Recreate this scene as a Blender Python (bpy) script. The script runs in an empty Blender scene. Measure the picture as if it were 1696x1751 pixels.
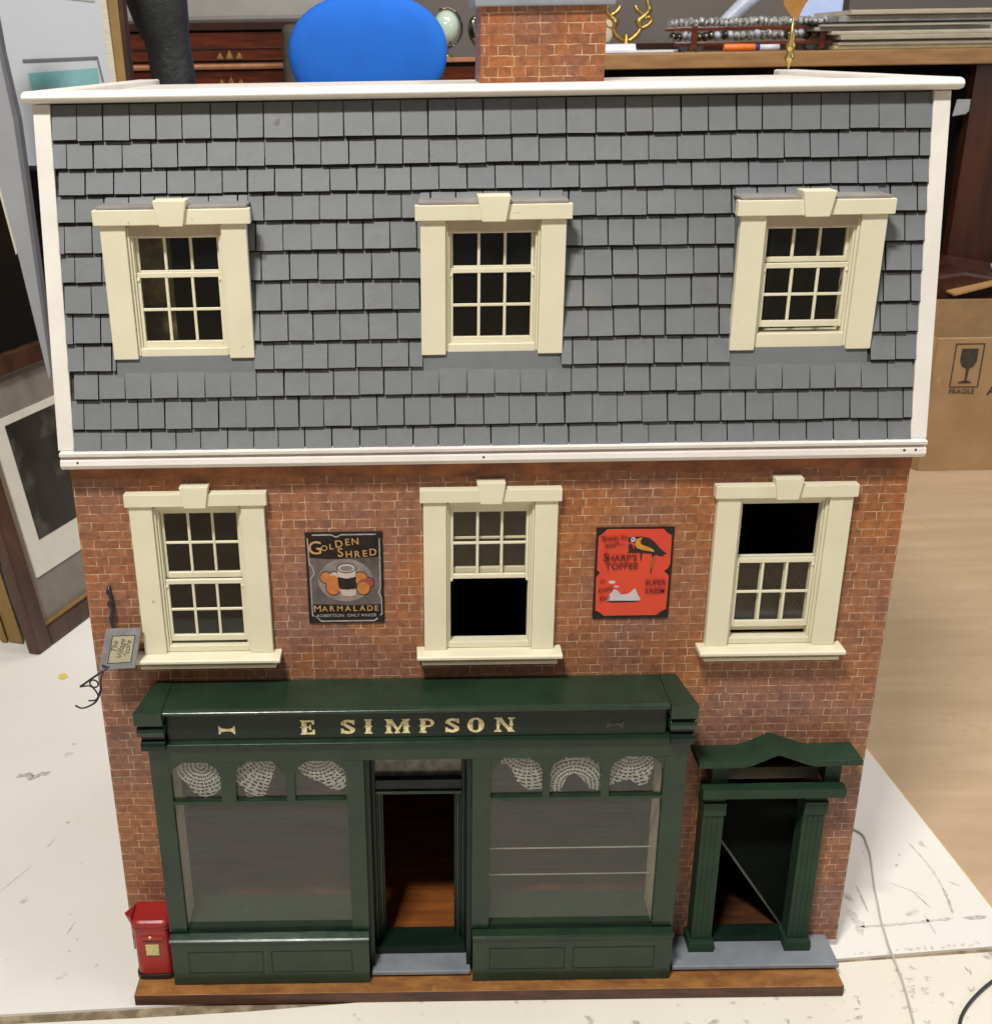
import bpy, bmesh, math, random
from mathutils import Vector, Matrix
random.seed(11)
S = bpy.context.scene
COL = S.collection
# ------------------------------------------------------------------ camera
def cam_setup():
    cd = bpy.data.cameras.new("camera"); co = bpy.data.objects.new("camera", cd); COL.objects.link(co)
    pit, yaw, rol = -0.382650593, 0.00299820756, 0.0158793623
    c, s = math.cos, math.sin
    Z = Matrix(((c(yaw), s(yaw), 0), (-s(yaw), c(yaw), 0), (0, 0, 1)))
    P = Matrix(((1, 0, 0), (0, c(pit), s(pit)), (0, -s(pit), c(pit))))
    R = Matrix(((c(rol), 0, -s(rol)), (0, 1, 0), (s(rol), 0, c(rol))))
    M = R @ P @ Z
    right, fwd, up = M[0], M[1], M[2]
    W = Matrix((right, up, -fwd)).transposed().to_4x4()
    W.translation = Vector((-0.0702468674, -0.976633845, 0.912618217))
    co.matrix_world = W
    cd.sensor_fit = 'VERTICAL'; cd.sensor_height = 24; cd.lens = 1958.285 / 1751 * 24
    cd.shift_x = (848 - 701.7605) / 1751
    cd.clip_start = 0.02; cd.clip_end = 60
    cd.dof.use_dof = True; cd.dof.focus_distance = 1.15; cd.dof.aperture_fstop = 13
    S.camera = co
cam_setup()
# ------------------------------------------------------------------ light
w = bpy.data.worlds.new("World"); S.world = w; w.use_nodes = True
w.node_tree.nodes["Background"].inputs[0].default_value = (1.0, 0.975, 0.93, 1)
w.node_tree.nodes["Background"].inputs[1].default_value = 0.17
def area(name, loc, tgt, sx, sy, power, col):
    l = bpy.data.lights.new(name, 'AREA'); l.shape = 'RECTANGLE'; l.size = sx; l.size_y = sy
    l.energy = power; l.color = col
    o = bpy.data.objects.new(name, l); COL.objects.link(o); o.location = loc
    o.rotation_euler = (Vector(tgt) - Vector(loc)).to_track_quat('-Z', 'Y').to_euler()
    return o
area("ceiling_light_front", (-0.60, -1.32, 2.80), (0, 0, .4), 0.42, 0.16, 85, (1.0, 0.965, 0.90))
area("ceiling_light_middle", (1.15, 0.1, 2.9), (.5, 0.3, 0), 1.0, 0.3, 26, (1.0, 0.97, 0.93))
area("ceiling_light_back", (0.4, 1.5, 2.6), (0.5, 2.3, .6), 1.6, 0.3, 26, (1.0, 0.94, 0.88))
area("window_daylight", (3.2, -1.0, 1.7), (0, 0.3, .3), 1.0, 1.2, 17, (0.92, 0.96, 1.0))
vs = S.view_settings
vs.view_transform = 'Standard'; vs.look = 'None'; vs.gamma = 1; vs.exposure = 0; vs.use_curve_mapping = False
S.render.engine = 'CYCLES'
S.cycles.max_bounces = 10; S.cycles.transparent_max_bounces = 24
# ------------------------------------------------------------------ materials
def lin(c):
    return tuple(((x / 255) / 12.92 if x / 255 <= 0.04045 else ((x / 255 + 0.055) / 1.055) ** 2.4) for x in c)
MATS = {}
def new_mat(name):
    m = bpy.data.materials.new(name); m.use_nodes = True; n = m.node_tree.nodes; l = m.node_tree.links
    MATS[name] = m
    return m, n, l, n["Principled BSDF"]
def nd(n, t, **k):
    x = n.new(t)
    for a, b in k.items(): setattr(x, a, b)
    return x
def mixc(n, l, fac, a, b, mode='MIX'):
    x = n.new('ShaderNodeMix'); x.data_type = 'RGBA'; x.blend_type = mode
    for sock, val in ((x.inputs[0], fac), (x.inputs[6], a), (x.inputs[7], b)):
        if hasattr(val, 'links'): l.new(val, sock)
        elif isinstance(val, (int, float)): sock.default_value = val
        else: sock.default_value = (*val, 1)
    return x.outputs[2]
def ramp(n, l, src, p0, p1, c0=(0, 0, 0), c1=(1, 1, 1)):
    r = n.new('ShaderNodeValToRGB'); l.new(src, r.inputs[0])
    r.color_ramp.elements[0].position = p0; r.color_ramp.elements[1].position = p1
    r.color_ramp.elements[0].color = (*c0, 1); r.color_ramp.elements[1].color = (*c1, 1)
    return r.outputs[0]
def noise(n, l, vec, scale, detail=4, rough=0.55, stretch=None):
    x = n.new('ShaderNodeTexNoise'); x.inputs['Scale'].default_value = scale
    x.inputs['Detail'].default_value = detail; x.inputs['Roughness'].default_value = rough
    if stretch:
        mp = n.new('ShaderNodeMapping'); mp.inputs['Scale'].default_value = stretch
        l.new(vec, mp.inputs[0]); vec = mp.outputs[0]
    l.new(vec, x.inputs['Vector'])
    return x.outputs['Fac']
def mat(name, c, c2=None, rough=0.5, metal=0.0, scale=30, bump=0.0, bscale=200, dist=0.001, stretch=None, lo=0.35, hi=0.65, coat=0.0, spec=0.5, speck=None, emit=None):
    m, n, l, b = new_mat(name)
    tc = n.new('ShaderNodeTexCoord').outputs['Object']
    if c2 is None: c2 = tuple(x * 0.86 for x in c)
    col = mixc(n, l, ramp(n, l, noise(n, l, tc, scale, 5, 0.6, stretch), lo, hi), c, c2)
    if speck:
        sc, sw, scol, lo2 = speck
        f = ramp(n, l, noise(n, l, tc, sc, 3, 0.5), lo2, lo2 + sw)
        col = mixc(n, l, f, col, scol)
    l.new(col, b.inputs['Base Color'])
    b.inputs['Roughness'].default_value = rough; b.inputs['Metallic'].default_value = metal
    b.inputs['Coat Weight'].default_value = coat; b.inputs['Coat Roughness'].default_value = 0.12
    b.inputs['Specular IOR Level'].default_value = spec
    if emit:
        b.inputs['Emission Color'].default_value = (*emit[0], 1); b.inputs['Emission Strength'].default_value = emit[1]
    if bump > 0:
        bp = n.new('ShaderNodeBump'); bp.inputs['Strength'].default_value = bump; bp.inputs['Distance'].default_value = dist
        l.new(noise(n, l, tc, bscale, 4, 0.6, stretch), bp.inputs['Height']); l.new(bp.outputs[0], b.inputs['Normal'])
    return m
def brick_mat(name, bw, rh, ms, c1, c2, cm, squash=0.55, freq=2, offx=0.0):
    m, n, l, b = new_mat(name)
    tc = n.new('ShaderNodeTexCoord').outputs['Object']
    sep = n.new('ShaderNodeSeparateXYZ'); l.new(tc, sep.inputs[0])
    add = n.new('ShaderNodeMath'); add.operation = 'ADD'; l.new(sep.outputs[0], add.inputs[0]); l.new(sep.outputs[1], add.inputs[1])
    cmb = n.new('ShaderNodeCombineXYZ'); l.new(add.outputs[0], cmb.inputs[0]); l.new(sep.outputs[2], cmb.inputs[1])
    # hand printed wobble
    nz = n.new('ShaderNodeTexNoise'); nz.inputs['Scale'].default_value = 90; l.new(cmb.outputs[0], nz.inputs['Vector'])
    sub = n.new('ShaderNodeVectorMath'); sub.operation = 'SUBTRACT'; l.new(nz.outputs['Color'], sub.inputs[0]); sub.inputs[1].default_value = (.5, .5, .5)
    scl = n.new('ShaderNodeVectorMath'); scl.operation = 'SCALE'; l.new(sub.outputs[0], scl.inputs[0]); scl.inputs['Scale'].default_value = rh * .22
    av = n.new('ShaderNodeVectorMath'); av.operation = 'ADD'; l.new(cmb.outputs[0], av.inputs[0]); l.new(scl.outputs[0], av.inputs[1])
    br = n.new('ShaderNodeTexBrick'); br.offset = .5; br.squash = squash; br.squash_frequency = freq; br.offset_frequency = 2
    br.inputs['Scale'].default_value = 1; br.inputs['Brick Width'].default_value = bw; br.inputs['Row Height'].default_value = rh
    br.inputs['Mortar Size'].default_value = ms; br.inputs['Mortar Smooth'].default_value = .55; br.inputs['Bias'].default_value = -.1
    l.new(av.outputs[0], br.inputs['Vector'])
    br.inputs['Color1'].default_value = (*c1, 1); br.inputs['Color2'].default_value = (*c2, 1); br.inputs['Mortar'].default_value = (.1, .1, .1, 1)
    tint = ramp(n, l, noise(n, l, tc, 9, 3), .38, .62, (1.2, .95, .62), (.92, .92, 1.15))
    patch = ramp(n, l, noise(n, l, tc, 130, 5, .7), .32, .70, (.66, .64, .66), (1.28, 1.22, 1.12))
    # bare brick colour without mortar: second brick texture with zero mortar
    b2 = n.new('ShaderNodeTexBrick'); b2.offset = .5; b2.squash = squash; b2.squash_frequency = freq; b2.offset_frequency = 2
    for k in ('Scale', 'Brick Width', 'Row Height', 'Bias'): b2.inputs[k].default_value = br.inputs[k].default_value
    b2.inputs['Mortar Size'].default_value = 0
    b2.inputs['Color1'].default_value = (*c1, 1); b2.inputs['Color2'].default_value = (*c2, 1)
    l.new(av.outputs[0], b2.inputs['Vector'])
    col = mixc(n, l, 1.0, b2.outputs['Color'], tint, 'MULTIPLY')
    col = mixc(n, l, 1.0, col, patch, 'MULTIPLY')
    br.inputs['Color1'].default_value = (0, 0, 0, 1)
    mf = ramp(n, l, noise(n, l, tc, 85, 3, .6), .42, .62, (.10, .10, .10), (.92, .92, .92))
    mul = n.new('ShaderNodeMath'); mul.operation = 'MULTIPLY'; l.new(br.outputs['Fac'], mul.inputs[0]); l.new(mf, mul.inputs[1])
    col = mixc(n, l, mul.outputs[0], col, cm)
    l.new(col, b.inputs['Base Color']); b.inputs['Roughness'].default_value = .42; b.inputs['Specular IOR Level'].default_value = .35
    return m
brick_mat('brick_paper', .0212, .0087, .00044, (.295, .147, .084), (.225, .110, .070), (.66, .50, .34))
brick_mat('chimney_brick_paper', .0262, .0103, .00052, (.28, .125, .058), (.20, .088, .046), (.60, .44, .27))
mat('stained_band', (.36, .125, .045), (.13, .042, .022), .35, scale=28, stretch=(1, 1, 1.5), bump=.3)
mat('cream_paint', (.73, .685, .52), (.68, .635, .475), .42, speck=(95, .03, (.50, .44, .30), .73), scale=14, bump=.12, bscale=260, dist=.0004)
mat('aged_cream_paint', (.50, .42, .31), (.42, .34, .25), .5, scale=20)
mat('white_paint', (.76, .72, .67), (.69, .65, .60), .38, scale=20, bump=.2, bscale=160, dist=.0005)
mat('slate_paint_worn', (.158, .166, .174), (.144, .150, .158), .6, scale=90, bump=.6, bscale=300, dist=.0004, speck=(60, .05, (.10, .095, .085), .74))
mat('slate_paint', (.150, .159, .170), (.138, .146, .156), .6, scale=60, bump=.5, bscale=300, dist=.0004, speck=(18, .12, (.165, .165, .158), .64))
mat('slate_edge_and_shade', (.028, .025, .020), (.045, .040, .032), .8, scale=60)
mat('grey_trim', (.29, .265, .245), (.21, .19, .18), .55, scale=30)
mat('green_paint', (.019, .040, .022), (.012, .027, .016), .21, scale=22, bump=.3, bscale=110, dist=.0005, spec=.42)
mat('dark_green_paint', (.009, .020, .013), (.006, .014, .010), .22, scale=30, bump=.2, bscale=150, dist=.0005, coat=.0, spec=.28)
mat('flat_green_paint', (.017, .044, .023), (.012, .032, .017), .55, spec=.3, scale=30, bump=.5, bscale=260, dist=.0006)
mat('step_grey', (.23, .25, .275), (.19, .205, .23), .45, scale=40, bump=.2)
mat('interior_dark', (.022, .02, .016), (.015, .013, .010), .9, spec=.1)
mat('stair_edge', (.07, .08, .075), None, .6)
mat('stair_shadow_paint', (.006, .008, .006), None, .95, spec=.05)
mat('interior_floor', (.26, .082, .018), (.16, .046, .010), .45, scale=12, stretch=(1, 12, 1))
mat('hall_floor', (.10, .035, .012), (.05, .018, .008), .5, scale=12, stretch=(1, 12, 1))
mat('wallpaper', (.34, .26, .10), (.14, .10, .05), .8, scale=34, lo=.42, hi=.58)
mat('base_wood', (.33, .145, .040), (.19, .075, .024), .42, scale=38, stretch=(1, 2.2, 3), bump=.2, speck=(60, .3, (.42, .22, .06), .58))
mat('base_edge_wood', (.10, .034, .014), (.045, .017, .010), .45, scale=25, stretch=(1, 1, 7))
mat('smear', (.3, .3, .27))
mat('board_white', (.79, .765, .72), (.75, .725, .67), .5, scale=3, bump=.1, bscale=60, dist=.0005, speck=(26, .05, (.55, .50, .44), .70))
mat('board_cream', (.77, .73, .64), (.735, .69, .59), .5, scale=4, bump=.1, bscale=60, dist=.0005, speck=(38, .07, (.42, .37, .31), .66))
mat('board_edge', (.62, .44, .18), None, .6)
mat('seam_dirt', (.17, .125, .075), (.33, .26, .17), .9, scale=45, lo=.4, hi=.6)
mat('scuff', (.50, .47, .43), (.66, .63, .58), .8, scale=160, lo=.35, hi=.6)
mat('scuff_dark', (.32, .30, .27), (.58, .55, .50), .8, scale=200, lo=.35, hi=.6)
mat('iron_black', (.012, .012, .02), (.02, .02, .03), .4)
mat('sign_grey', (.20, .19, .19), (.14, .135, .14), .5, scale=120)
mat('sign_cream', (.34, .31, .20), (.30, .27, .17), .5)
mat('ink', (.015, .012, .01), None, .6)
mat('postbox_red', (.36, .014, .012), (.26, .010, .010), .38, scale=30, coat=.12, bump=.1)
mat('postbox_black', (.010, .009, .008), None, .35)
mat('label_yellow', (.62, .56, .26), (.45, .42, .18), .5, scale=260)
mat('brass', (.60, .44, .14), (.40, .27, .08), .32, metal=.9, scale=60)
mat('gold_leaf', (.80, .74, .42), (.50, .34, .16), .38, metal=.1, scale=260, lo=.47, hi=.62)
mat('faded_gold', (.07, .05, .03), (.012, .022, .015), .5, scale=500, lo=.4, hi=.55)
mat('frame_gold', (.34, .21, .065), (.22, .13, .04), .42, metal=.25, scale=18, stretch=(1, 1, .2))
mat('frame_brown', (.085, .035, .018), (.035, .014, .008), .32, scale=30, stretch=(1, 1, .2))
mat('mount_grey', (.22, .19, .16), (.19, .165, .14), .7)
mat('net_grey', (.26, .235, .21), (.13, .115, .10), .9, scale=110, lo=.4, hi=.62)
mat('mount_white', (.66, .62, .55), (.62, .58, .51), .7)
mat('mount_pale', (.56, .57, .60), (.50, .53, .60), .45, scale=3)
mat('panel_grey', (.34, .35, .37), (.30, .31, .33), .6, scale=6)
mat('line_grey', (.14, .14, .16), None, .6)
mat('print_teal', (.15, .40, .40), (.22, .42, .46), .5, scale=18)
mat('print_ice', (.50, .60, .68), None, .5)
mat('print_dark', (.030, .026, .022), (.012, .010, .009), .35, scale=14, speck=(16, .22, (.11, .105, .09), .55))
mat('mahogany', (.15, .030, .010), (.07, .014, .006), .22, scale=14, stretch=(1, 5, 8), coat=.5)
mat('mahogany_dark', (.045, .012, .006), (.025, .008, .005), .3, scale=10)
mat('wood_highlight', (.52, .25, .14), (.40, .17, .08), .2, coat=.6)
mat('desk_wood', (.36, .20, .08), (.26, .135, .05), .42, scale=9, stretch=(1, 6, 6))
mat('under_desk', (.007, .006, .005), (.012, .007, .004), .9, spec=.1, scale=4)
mat('red_brown_wood', (.075, .022, .009), (.03, .010, .006), .35, scale=7, stretch=(3, 3, .5))
mat('black_leather', (.016, .017, .018), (.028, .030, .030), .5, scale=12, bump=.8, bscale=35, dist=.006)
mat('blue_fabric', (.008, .155, .70), (.008, .135, .62), .85, scale=10, bump=.4, bscale=420, dist=.001)
mat('taupe', (.085, .068, .052), (.06, .048, .038), .7)
mat('globe_glass', (.58, .74, .62), (.50, .66, .54), .12, scale=4, coat=.6)
mat('chrome', (.28, .26, .20), (.08, .075, .06), .18, metal=1, scale=30)
mat('wall_paint', (.195, .170, .155), (.175, .152, .138), .75, scale=3)
mat('grey_cloth', (.40, .375, .35), (.34, .32, .30), .85, scale=8, bump=.3)
mat('floor_wood', (.55, .405, .265), (.46, .33, .205), .42, scale=5, stretch=(.45, 3.4, 1), bump=.15, bscale=40, lo=.32, hi=.62, speck=(60, .2, (.48, .34, .21), .55))
mat('cardboard', (.42, .26, .125), (.33, .20, .09), .75, scale=6, bump=.4, bscale=14, dist=.01, speck=(20, .1, (.47, .30, .15), .6))
mat('cardboard_edge', (.55, .38, .21), None, .8)
mat('cardboard_print', (.035, .026, .02), (.06, .045, .03), .7, scale=90)
mat('paper', (.70, .72, .78), (.62, .64, .70), .7)
mat('paper_cream', (.68, .63, .52), (.52, .46, .35), .7, stretch=(1, 1, 30), scale=12)
mat('paper_yellow', (.60, .50, .20), (.50, .42, .18), .7)
mat('paper_grey', (.50, .49, .46), (.36, .35, .33), .7)
mat('porch_back', (.085, .072, .042), (.055, .046, .03), .7, scale=40)
mat('glass_edge', (.36, .37, .34), (.24, .25, .22), .3)
mat('book_black', (.03, .03, .03), None, .6)
mat('orange_plastic', (.85, .20, .03), None, .4)
mat('blue_plastic', (.03, .03, .25), None, .4)
mat('cut_glass', (.55, .55, .55), (.10, .10, .10), .12, scale=120, lo=.42, hi=.58, coat=1)
mat('amber_glass', (.40, .20, .055), (.26, .13, .04), .3, scale=30)
mat('screen_blue', (.35, .42, .62), None, .3)
mat('screen_lit', (.35, .42, .62), None, .3, emit=((.55, .65, 1.0), .35))
mat('cable_white', (.56, .54, .48), (.48, .46, .41), .5)
mat('cable_dark', (.035, .035, .04), None, .4)
mat('bag_plastic', (.55, .60, .72), (.42, .47, .58), .3, scale=20)
mat('yellow_bit', (.72, .62, .14), None, .7)
mat('steel', (.35, .33, .30), None, .3, metal=.9)
# poster colours
mat('tin_black', (.014, .010, .009), (.028, .019, .016), .45, scale=120, spec=.2)
mat('tin_grey', (.15, .125, .12), (.06, .05, .047), .45, scale=40)
mat('tin_pale', (.27, .235, .22), (.16, .135, .13), .45, scale=60)
mat('tin_line', (.42, .42, .40), (.28, .27, .27), .5, scale=200)
mat('tin_gold', (.56, .33, .13), (.42, .22, .09), .5, scale=200)
mat('tin_orange', (.52, .20, .03), (.42, .12, .03), .5, scale=180)
mat('tin_plum', (.28, .06, .05), None, .5)
mat('jar_white', (.52, .44, .40), (.44, .36, .32), .5)
mat('poster_red', (.66, .060, .016), (.60, .050, .028), .42, scale=30)
mat('poster_ink', (.085, .010, .014), None, .5)
mat('poster_black', (.014, .010, .010), None, .5)
mat('parrot_yellow', (.62, .30, .03), (.50, .18, .02), .5, scale=300)
mat('poster_white', (.58, .52, .55), None, .5)
# glass
def glass_mat(name, base, dust_and_haze):
    m, n, l, b = new_mat(name); n.remove(b); out = n['Material Output']
    tr = n.new('ShaderNodeBsdfTransparent'); tr.inputs[0].default_value = (.90, .90, .87, 1)
    gl = n.new('ShaderNodeBsdfGlossy'); gl.inputs[0].default_value = (1, 1, 1, 1); gl.inputs['Roughness'].default_value = .03
    lw = n.new('ShaderNodeLayerWeight'); lw.inputs[0].default_value = .5
    pw = n.new('ShaderNodeMath'); pw.operation = 'POWER'; l.new(lw.outputs['Facing'], pw.inputs[0]); pw.inputs[1].default_value = 4
    ma = n.new('ShaderNodeMath'); ma.operation = 'MULTIPLY_ADD'; l.new(pw.outputs[0], ma.inputs[0]); ma.inputs[1].default_value = .7; ma.inputs[2].default_value = base
    mx = n.new('ShaderNodeMixShader'); l.new(ma.outputs[0], mx.inputs[0]); l.new(tr.outputs[0], mx.inputs[1]); l.new(gl.outputs[0], mx.inputs[2])
    df = n.new('ShaderNodeBsdfDiffuse')
    tc = n.new('ShaderNodeTexCoord').outputs['Object']
    c = ramp(n, l, noise(n, l, tc, 28, 5, .7), .3, .8, (.32, .31, .28), (.62, .60, .54)); l.new(c, df.inputs[0])
    mx2 = n.new('ShaderNodeMixShader'); mx2.inputs[0].default_value = dust_and_haze  # pale diffuse layer: some dust, plus reflected haze painted onto the pane
    l.new(mx.outputs[0], mx2.inputs[1]); l.new(df.outputs[0], mx2.inputs[2]); l.new(mx2.outputs[0], out.inputs[0])
glass_mat('glass', .04, .012)
glass_mat('shop_glass', .06, .045)
def lace_mat():
    m, n, l, b = new_mat('lace'); out = n['Material Output']
    tc = n.new('ShaderNodeTexCoord').outputs['Object']
    sep = n.new('ShaderNodeSeparateXYZ'); l.new(tc, sep.inputs[0])
    def M(op, a, bb=None):
        x = n.new('ShaderNodeMath'); x.operation = op
        for i, v in enumerate((a, bb)):
            if v is None: continue
            if hasattr(v, 'links'): l.new(v, x.inputs[i])
            else: x.inputs[i].default_value = v
        return x.outputs[0]
    x, z = sep.outputs[0], sep.outputs[2]
    wob = M('MULTIPLY', M('SUBTRACT', noise(n, l, tc, 160, 2), .5), .0040)
    r = M('ADD', M('SQRT', M('ADD', M('MULTIPLY', x, x), M('MULTIPLY', z, z))), wob)
    th = M('ADD', M('ARCTAN2', z, x), M('MULTIPLY', wob, 60))
    rings = M('SINE', M('MULTIPLY', r, 2 * math.pi / .0040))
    ang = M('SINE', M('MULTIPLY', th, 19))
    hole = M('MULTIPLY', M('ADD', rings, .75), M('ABSOLUTE', ang))
    f = ramp(n, l, hole, .52, .80)
    tr = n.new('ShaderNodeBsdfTransparent')
    b.inputs['Base Color'].default_value = (.58, .55, .50, 1); b.inputs['Roughness'].default_value = .9
    fz = M('MAXIMUM', f, M('MULTIPLY', ramp(n, l, noise(n, l, tc, 900, 2), .35, .65), .7))
    mx = n.new('ShaderNodeMixShader'); l.new(fz, mx.inputs[0]); l.new(b.outputs[0], mx.inputs[1]); l.new(tr.outputs[0], mx.inputs[2])
    l.new(mx.outputs[0], out.inputs[0])
lace_mat()
# ------------------------------------------------------------------ mesh builder
class MB:
    def __init__(s): s.v = []; s.f = []; s.m = []; s.sm = []; s.mats = []
    def mi(s, name):
        if name not in s.mats: s.mats.append(name)
        return s.mats.index(name)
    def add(s, vs, fs, m, smooth=False):
        o = len(s.v); s.v += [tuple(v) for v in vs]; k = s.mi(m)
        for f in fs: s.f.append(tuple(i + o for i in f)); s.m.append(k); s.sm.append(smooth)
        return s
    def curve(s, pts, r, m, n=8, sub=6):
        P_ = [Vector(p) for p in pts]; rs = r if isinstance(r, (list, tuple)) else [r] * len(P_); out = []; ro = []
        for i in range(len(P_) - 1):
            a, b, c, d = P_[max(i - 1, 0)], P_[i], P_[i + 1], P_[min(i + 2, len(P_) - 1)]
            for k in range(sub):
                t = k / sub; out.append(.5 * ((2 * b) + (c - a) * t + (2 * a - 5 * b + 4 * c - d) * t * t + (3 * b - a - 3 * c + d) * t ** 3)); ro.append(rs[i] * (1 - t) + rs[i + 1] * t)
        return s.tube(out + [P_[-1]], ro + [rs[-1]], m, n)
    def box(s, x0, x1, y0, y1, z0, z1, m, topm=None, botm=None):
        x0, x1 = sorted((x0, x1)); y0, y1 = sorted((y0, y1)); z0, z1 = sorted((z0, z1))
        vs = [(x0, y0, z0), (x1, y0, z0), (x1, y1, z0), (x0, y1, z0), (x0, y0, z1), (x1, y0, z1), (x1, y1, z1), (x0, y1, z1)]
        s.add(vs, [(0, 1, 5, 4), (1, 2, 6, 5), (2, 3, 7, 6), (3, 0, 4, 7), (4, 5, 6, 7), (3, 2, 1, 0)], m)
        if topm: s.m[-2] = s.mi(topm)
        if botm: s.m[-1] = s.mi(botm)
        return s
    def obox(s, c, ax, ay, az, m):      # oriented box: centre + three half vectors
        c = Vector(c); ax, ay, az = map(Vector, (ax, ay, az)); vs = []
        for k in (-1, 1):
            for i, j in ((-1, -1), (1, -1), (1, 1), (-1, 1)): vs.append(c + ax * i + ay * j + az * k)
        return s.add(vs, [(0, 1, 5, 4), (1, 2, 6, 5), (2, 3, 7, 6), (3, 0, 4, 7), (4, 5, 6, 7), (3, 2, 1, 0)], m)
    def prism(s, pts, d, m, smooth=False):      # planar polygon (3D pts) extruded by vector d
        n = len(pts); a = [Vector(p) for p in pts]; d = Vector(d); b = [p + d for p in a]
        s.add(a + b, [tuple(range(n))[::-1], tuple(range(n, 2 * n))], m)
        o = len(s.v) - 2 * n; k = s.mi(m)
        for i in range(n):
            j = (i + 1) % n; s.f.append((o + i, o + j, o + n + j, o + n + i)); s.m.append(k); s.sm.append(smooth)
        return s
    def xz(s, pts, y0, y1, m): return s.prism([(x, y0, z) for x, z in pts], (0, y1 - y0, 0), m)
    def yz(s, pts, x0, x1, m, smooth=False): return s.prism([(x0, y, z) for y, z in pts], (x1 - x0, 0, 0), m, smooth)
    def tube(s, pts, r, m, n=10, cap=True):
        pts = [Vector(p) for p in pts]; rs = r if isinstance(r, (list, tuple)) else [r] * len(pts)
        vs = []; prev = None
        for i, p in enumerate(pts):
            t = (pts[min(i + 1, len(pts) - 1)] - pts[max(i - 1, 0)]).normalized()
            if prev is None: a = t.orthogonal().normalized()
            else: a = (prev - t * prev.dot(t)).normalized()
            prev = a; b = t.cross(a)
            for k in range(n):
                q = 2 * math.pi * k / n; vs.append(p + (a * math.cos(q) + b * math.sin(q)) * rs[i])
        fs = [(i * n + k, i * n + (k + 1) % n, (i + 1) * n + (k + 1) % n, (i + 1) * n + k) for i in range(len(pts) - 1) for k in range(n)]
        s.add(vs, fs, m, True)
        if cap:
            o = len(s.v) - len(vs); k = s.mi(m)
            s.f.append(tuple(o + i for i in range(n))[::-1]); s.m.append(k); s.sm.append(False)
            s.f.append(tuple(o + (len(pts) - 1) * n + i for i in range(n))); s.m.append(k); s.sm.append(False)
        return s
    def lathe(s, prof, c, m, n=24, sx=1, sy=1):
        vs = []; c = Vector(c)
        for r, z in prof:
            for k in range(n):
                q = 2 * math.pi * k / n; vs.append(c + Vector((r * math.cos(q) * sx, r * math.sin(q) * sy, z)))
        fs = [(i * n + k, i * n + (k + 1) % n, (i + 1) * n + (k + 1) % n, (i + 1) * n + k) for i in range(len(prof) - 1) for k in range(n)]
        s.add(vs, fs, m, True)
        o = len(s.v) - len(vs); k = s.mi(m)
        s.f.append(tuple(o + i for i in range(n))[::-1]); s.m.append(k); s.sm.append(False)
        s.f.append(tuple(o + (len(prof) - 1) * n + i for i in range(n))); s.m.append(k); s.sm.append(False)
        return s
    def ellipsoid(s, c, rx, ry, rz, m, n=28, rings=16, p=2.0):
        vs = []; c = Vector(c)
        def sg(v, e): return math.copysign(abs(v) ** e, v)
        e = 2.0 / p
        for i in range(rings + 1):
            a = -math.pi / 2 + math.pi * i / rings
            for k in range(n):
                q = 2 * math.pi * k / n
                vs.append(c + Vector((rx * math.cos(a) * math.cos(q), ry * math.cos(a) * math.sin(q), rz * math.sin(a))))
        fs = [(i * n + k, i * n + (k + 1) % n, (i + 1) * n + (k + 1) % n, (i + 1) * n + k) for i in range(rings) for k in range(n)]
        return s.add(vs, fs, m, True)
    def build(s, name, parent=None, bevel=0.0, seg=2, origin=None):
        me = bpy.data.meshes.new(name)
        o0 = Vector(parent['_o']) if parent is not None and '_o' in parent.keys() else Vector((0, 0, 0))
        if origin is not None: o0 = Vector(origin)
        me.from_pydata([tuple(Vector(v) - o0) for v in s.v], [], s.f)
        for mm in s.mats: me.materials.append(MATS[mm])
        me.polygons.foreach_set('material_index', s.m); me.polygons.foreach_set('use_smooth', s.sm)
        bm = bmesh.new(); bm.from_mesh(me); bmesh.ops.recalc_face_normals(bm, faces=bm.faces); bm.to_mesh(me); bm.free()
        me.update()
        o = bpy.data.objects.new(name, me); COL.objects.link(o)
        if parent is not None:
            o.parent = parent
            po = Vector(parent['_o']) if '_o' in parent.keys() else Vector((0, 0, 0))
            o.location = (o0 - po) if origin is not None else (0, 0, 0)
            o['_o'] = tuple(o0)
        else:
            o.location = o0; o['_o'] = tuple(o0)
        if bevel > 0:
            b = o.modifiers.new('bevel', 'BEVEL'); b.width = bevel; b.segments = seg; b.limit_method = 'ANGLE'; b.angle_limit = math.radians(40)
            b.harden_normals = False
        return o
def thing(name, label, cat, loc=(0, 0, 0), group=None):
    o = bpy.data.objects.new(name, None); COL.objects.link(o); o.location = loc; o['_o'] = tuple(loc)
    o.empty_display_size = .02
    o['label'] = label; o['category'] = cat
    if group: o['group'] = group
    return o
def tag(o, label, cat, group=None):
    o['label'] = label; o['category'] = cat
    if group: o['group'] = group
    return o
def struct(o): o['kind'] = 'structure'; return o
def text_polys(body, size, ex, M, mb, m, off=.018):
    """flat lettering as mesh, placed by matrix M (text x -> M x, text y -> M y)"""
    cu = bpy.data.curves.new('lettering', 'FONT'); cu.body = body; cu.size = size; cu.extrude = ex; cu.offset = size * off; cu.resolution_u = 3
    cu.align_x = 'CENTER'; cu.align_y = 'CENTER'
    ob = bpy.data.objects.new('lettering', cu); COL.objects.link(ob)
    dg = bpy.context.evaluated_depsgraph_get(); me = bpy.data.meshes.new_from_object(ob.evaluated_get(dg))
    mb.add([M @ v.co for v in me.vertices], [tuple(p.vertices) for p in me.polygons], m)
    bpy.data.objects.remove(ob); bpy.data.curves.remove(cu); bpy.data.meshes.remove(me)
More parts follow.
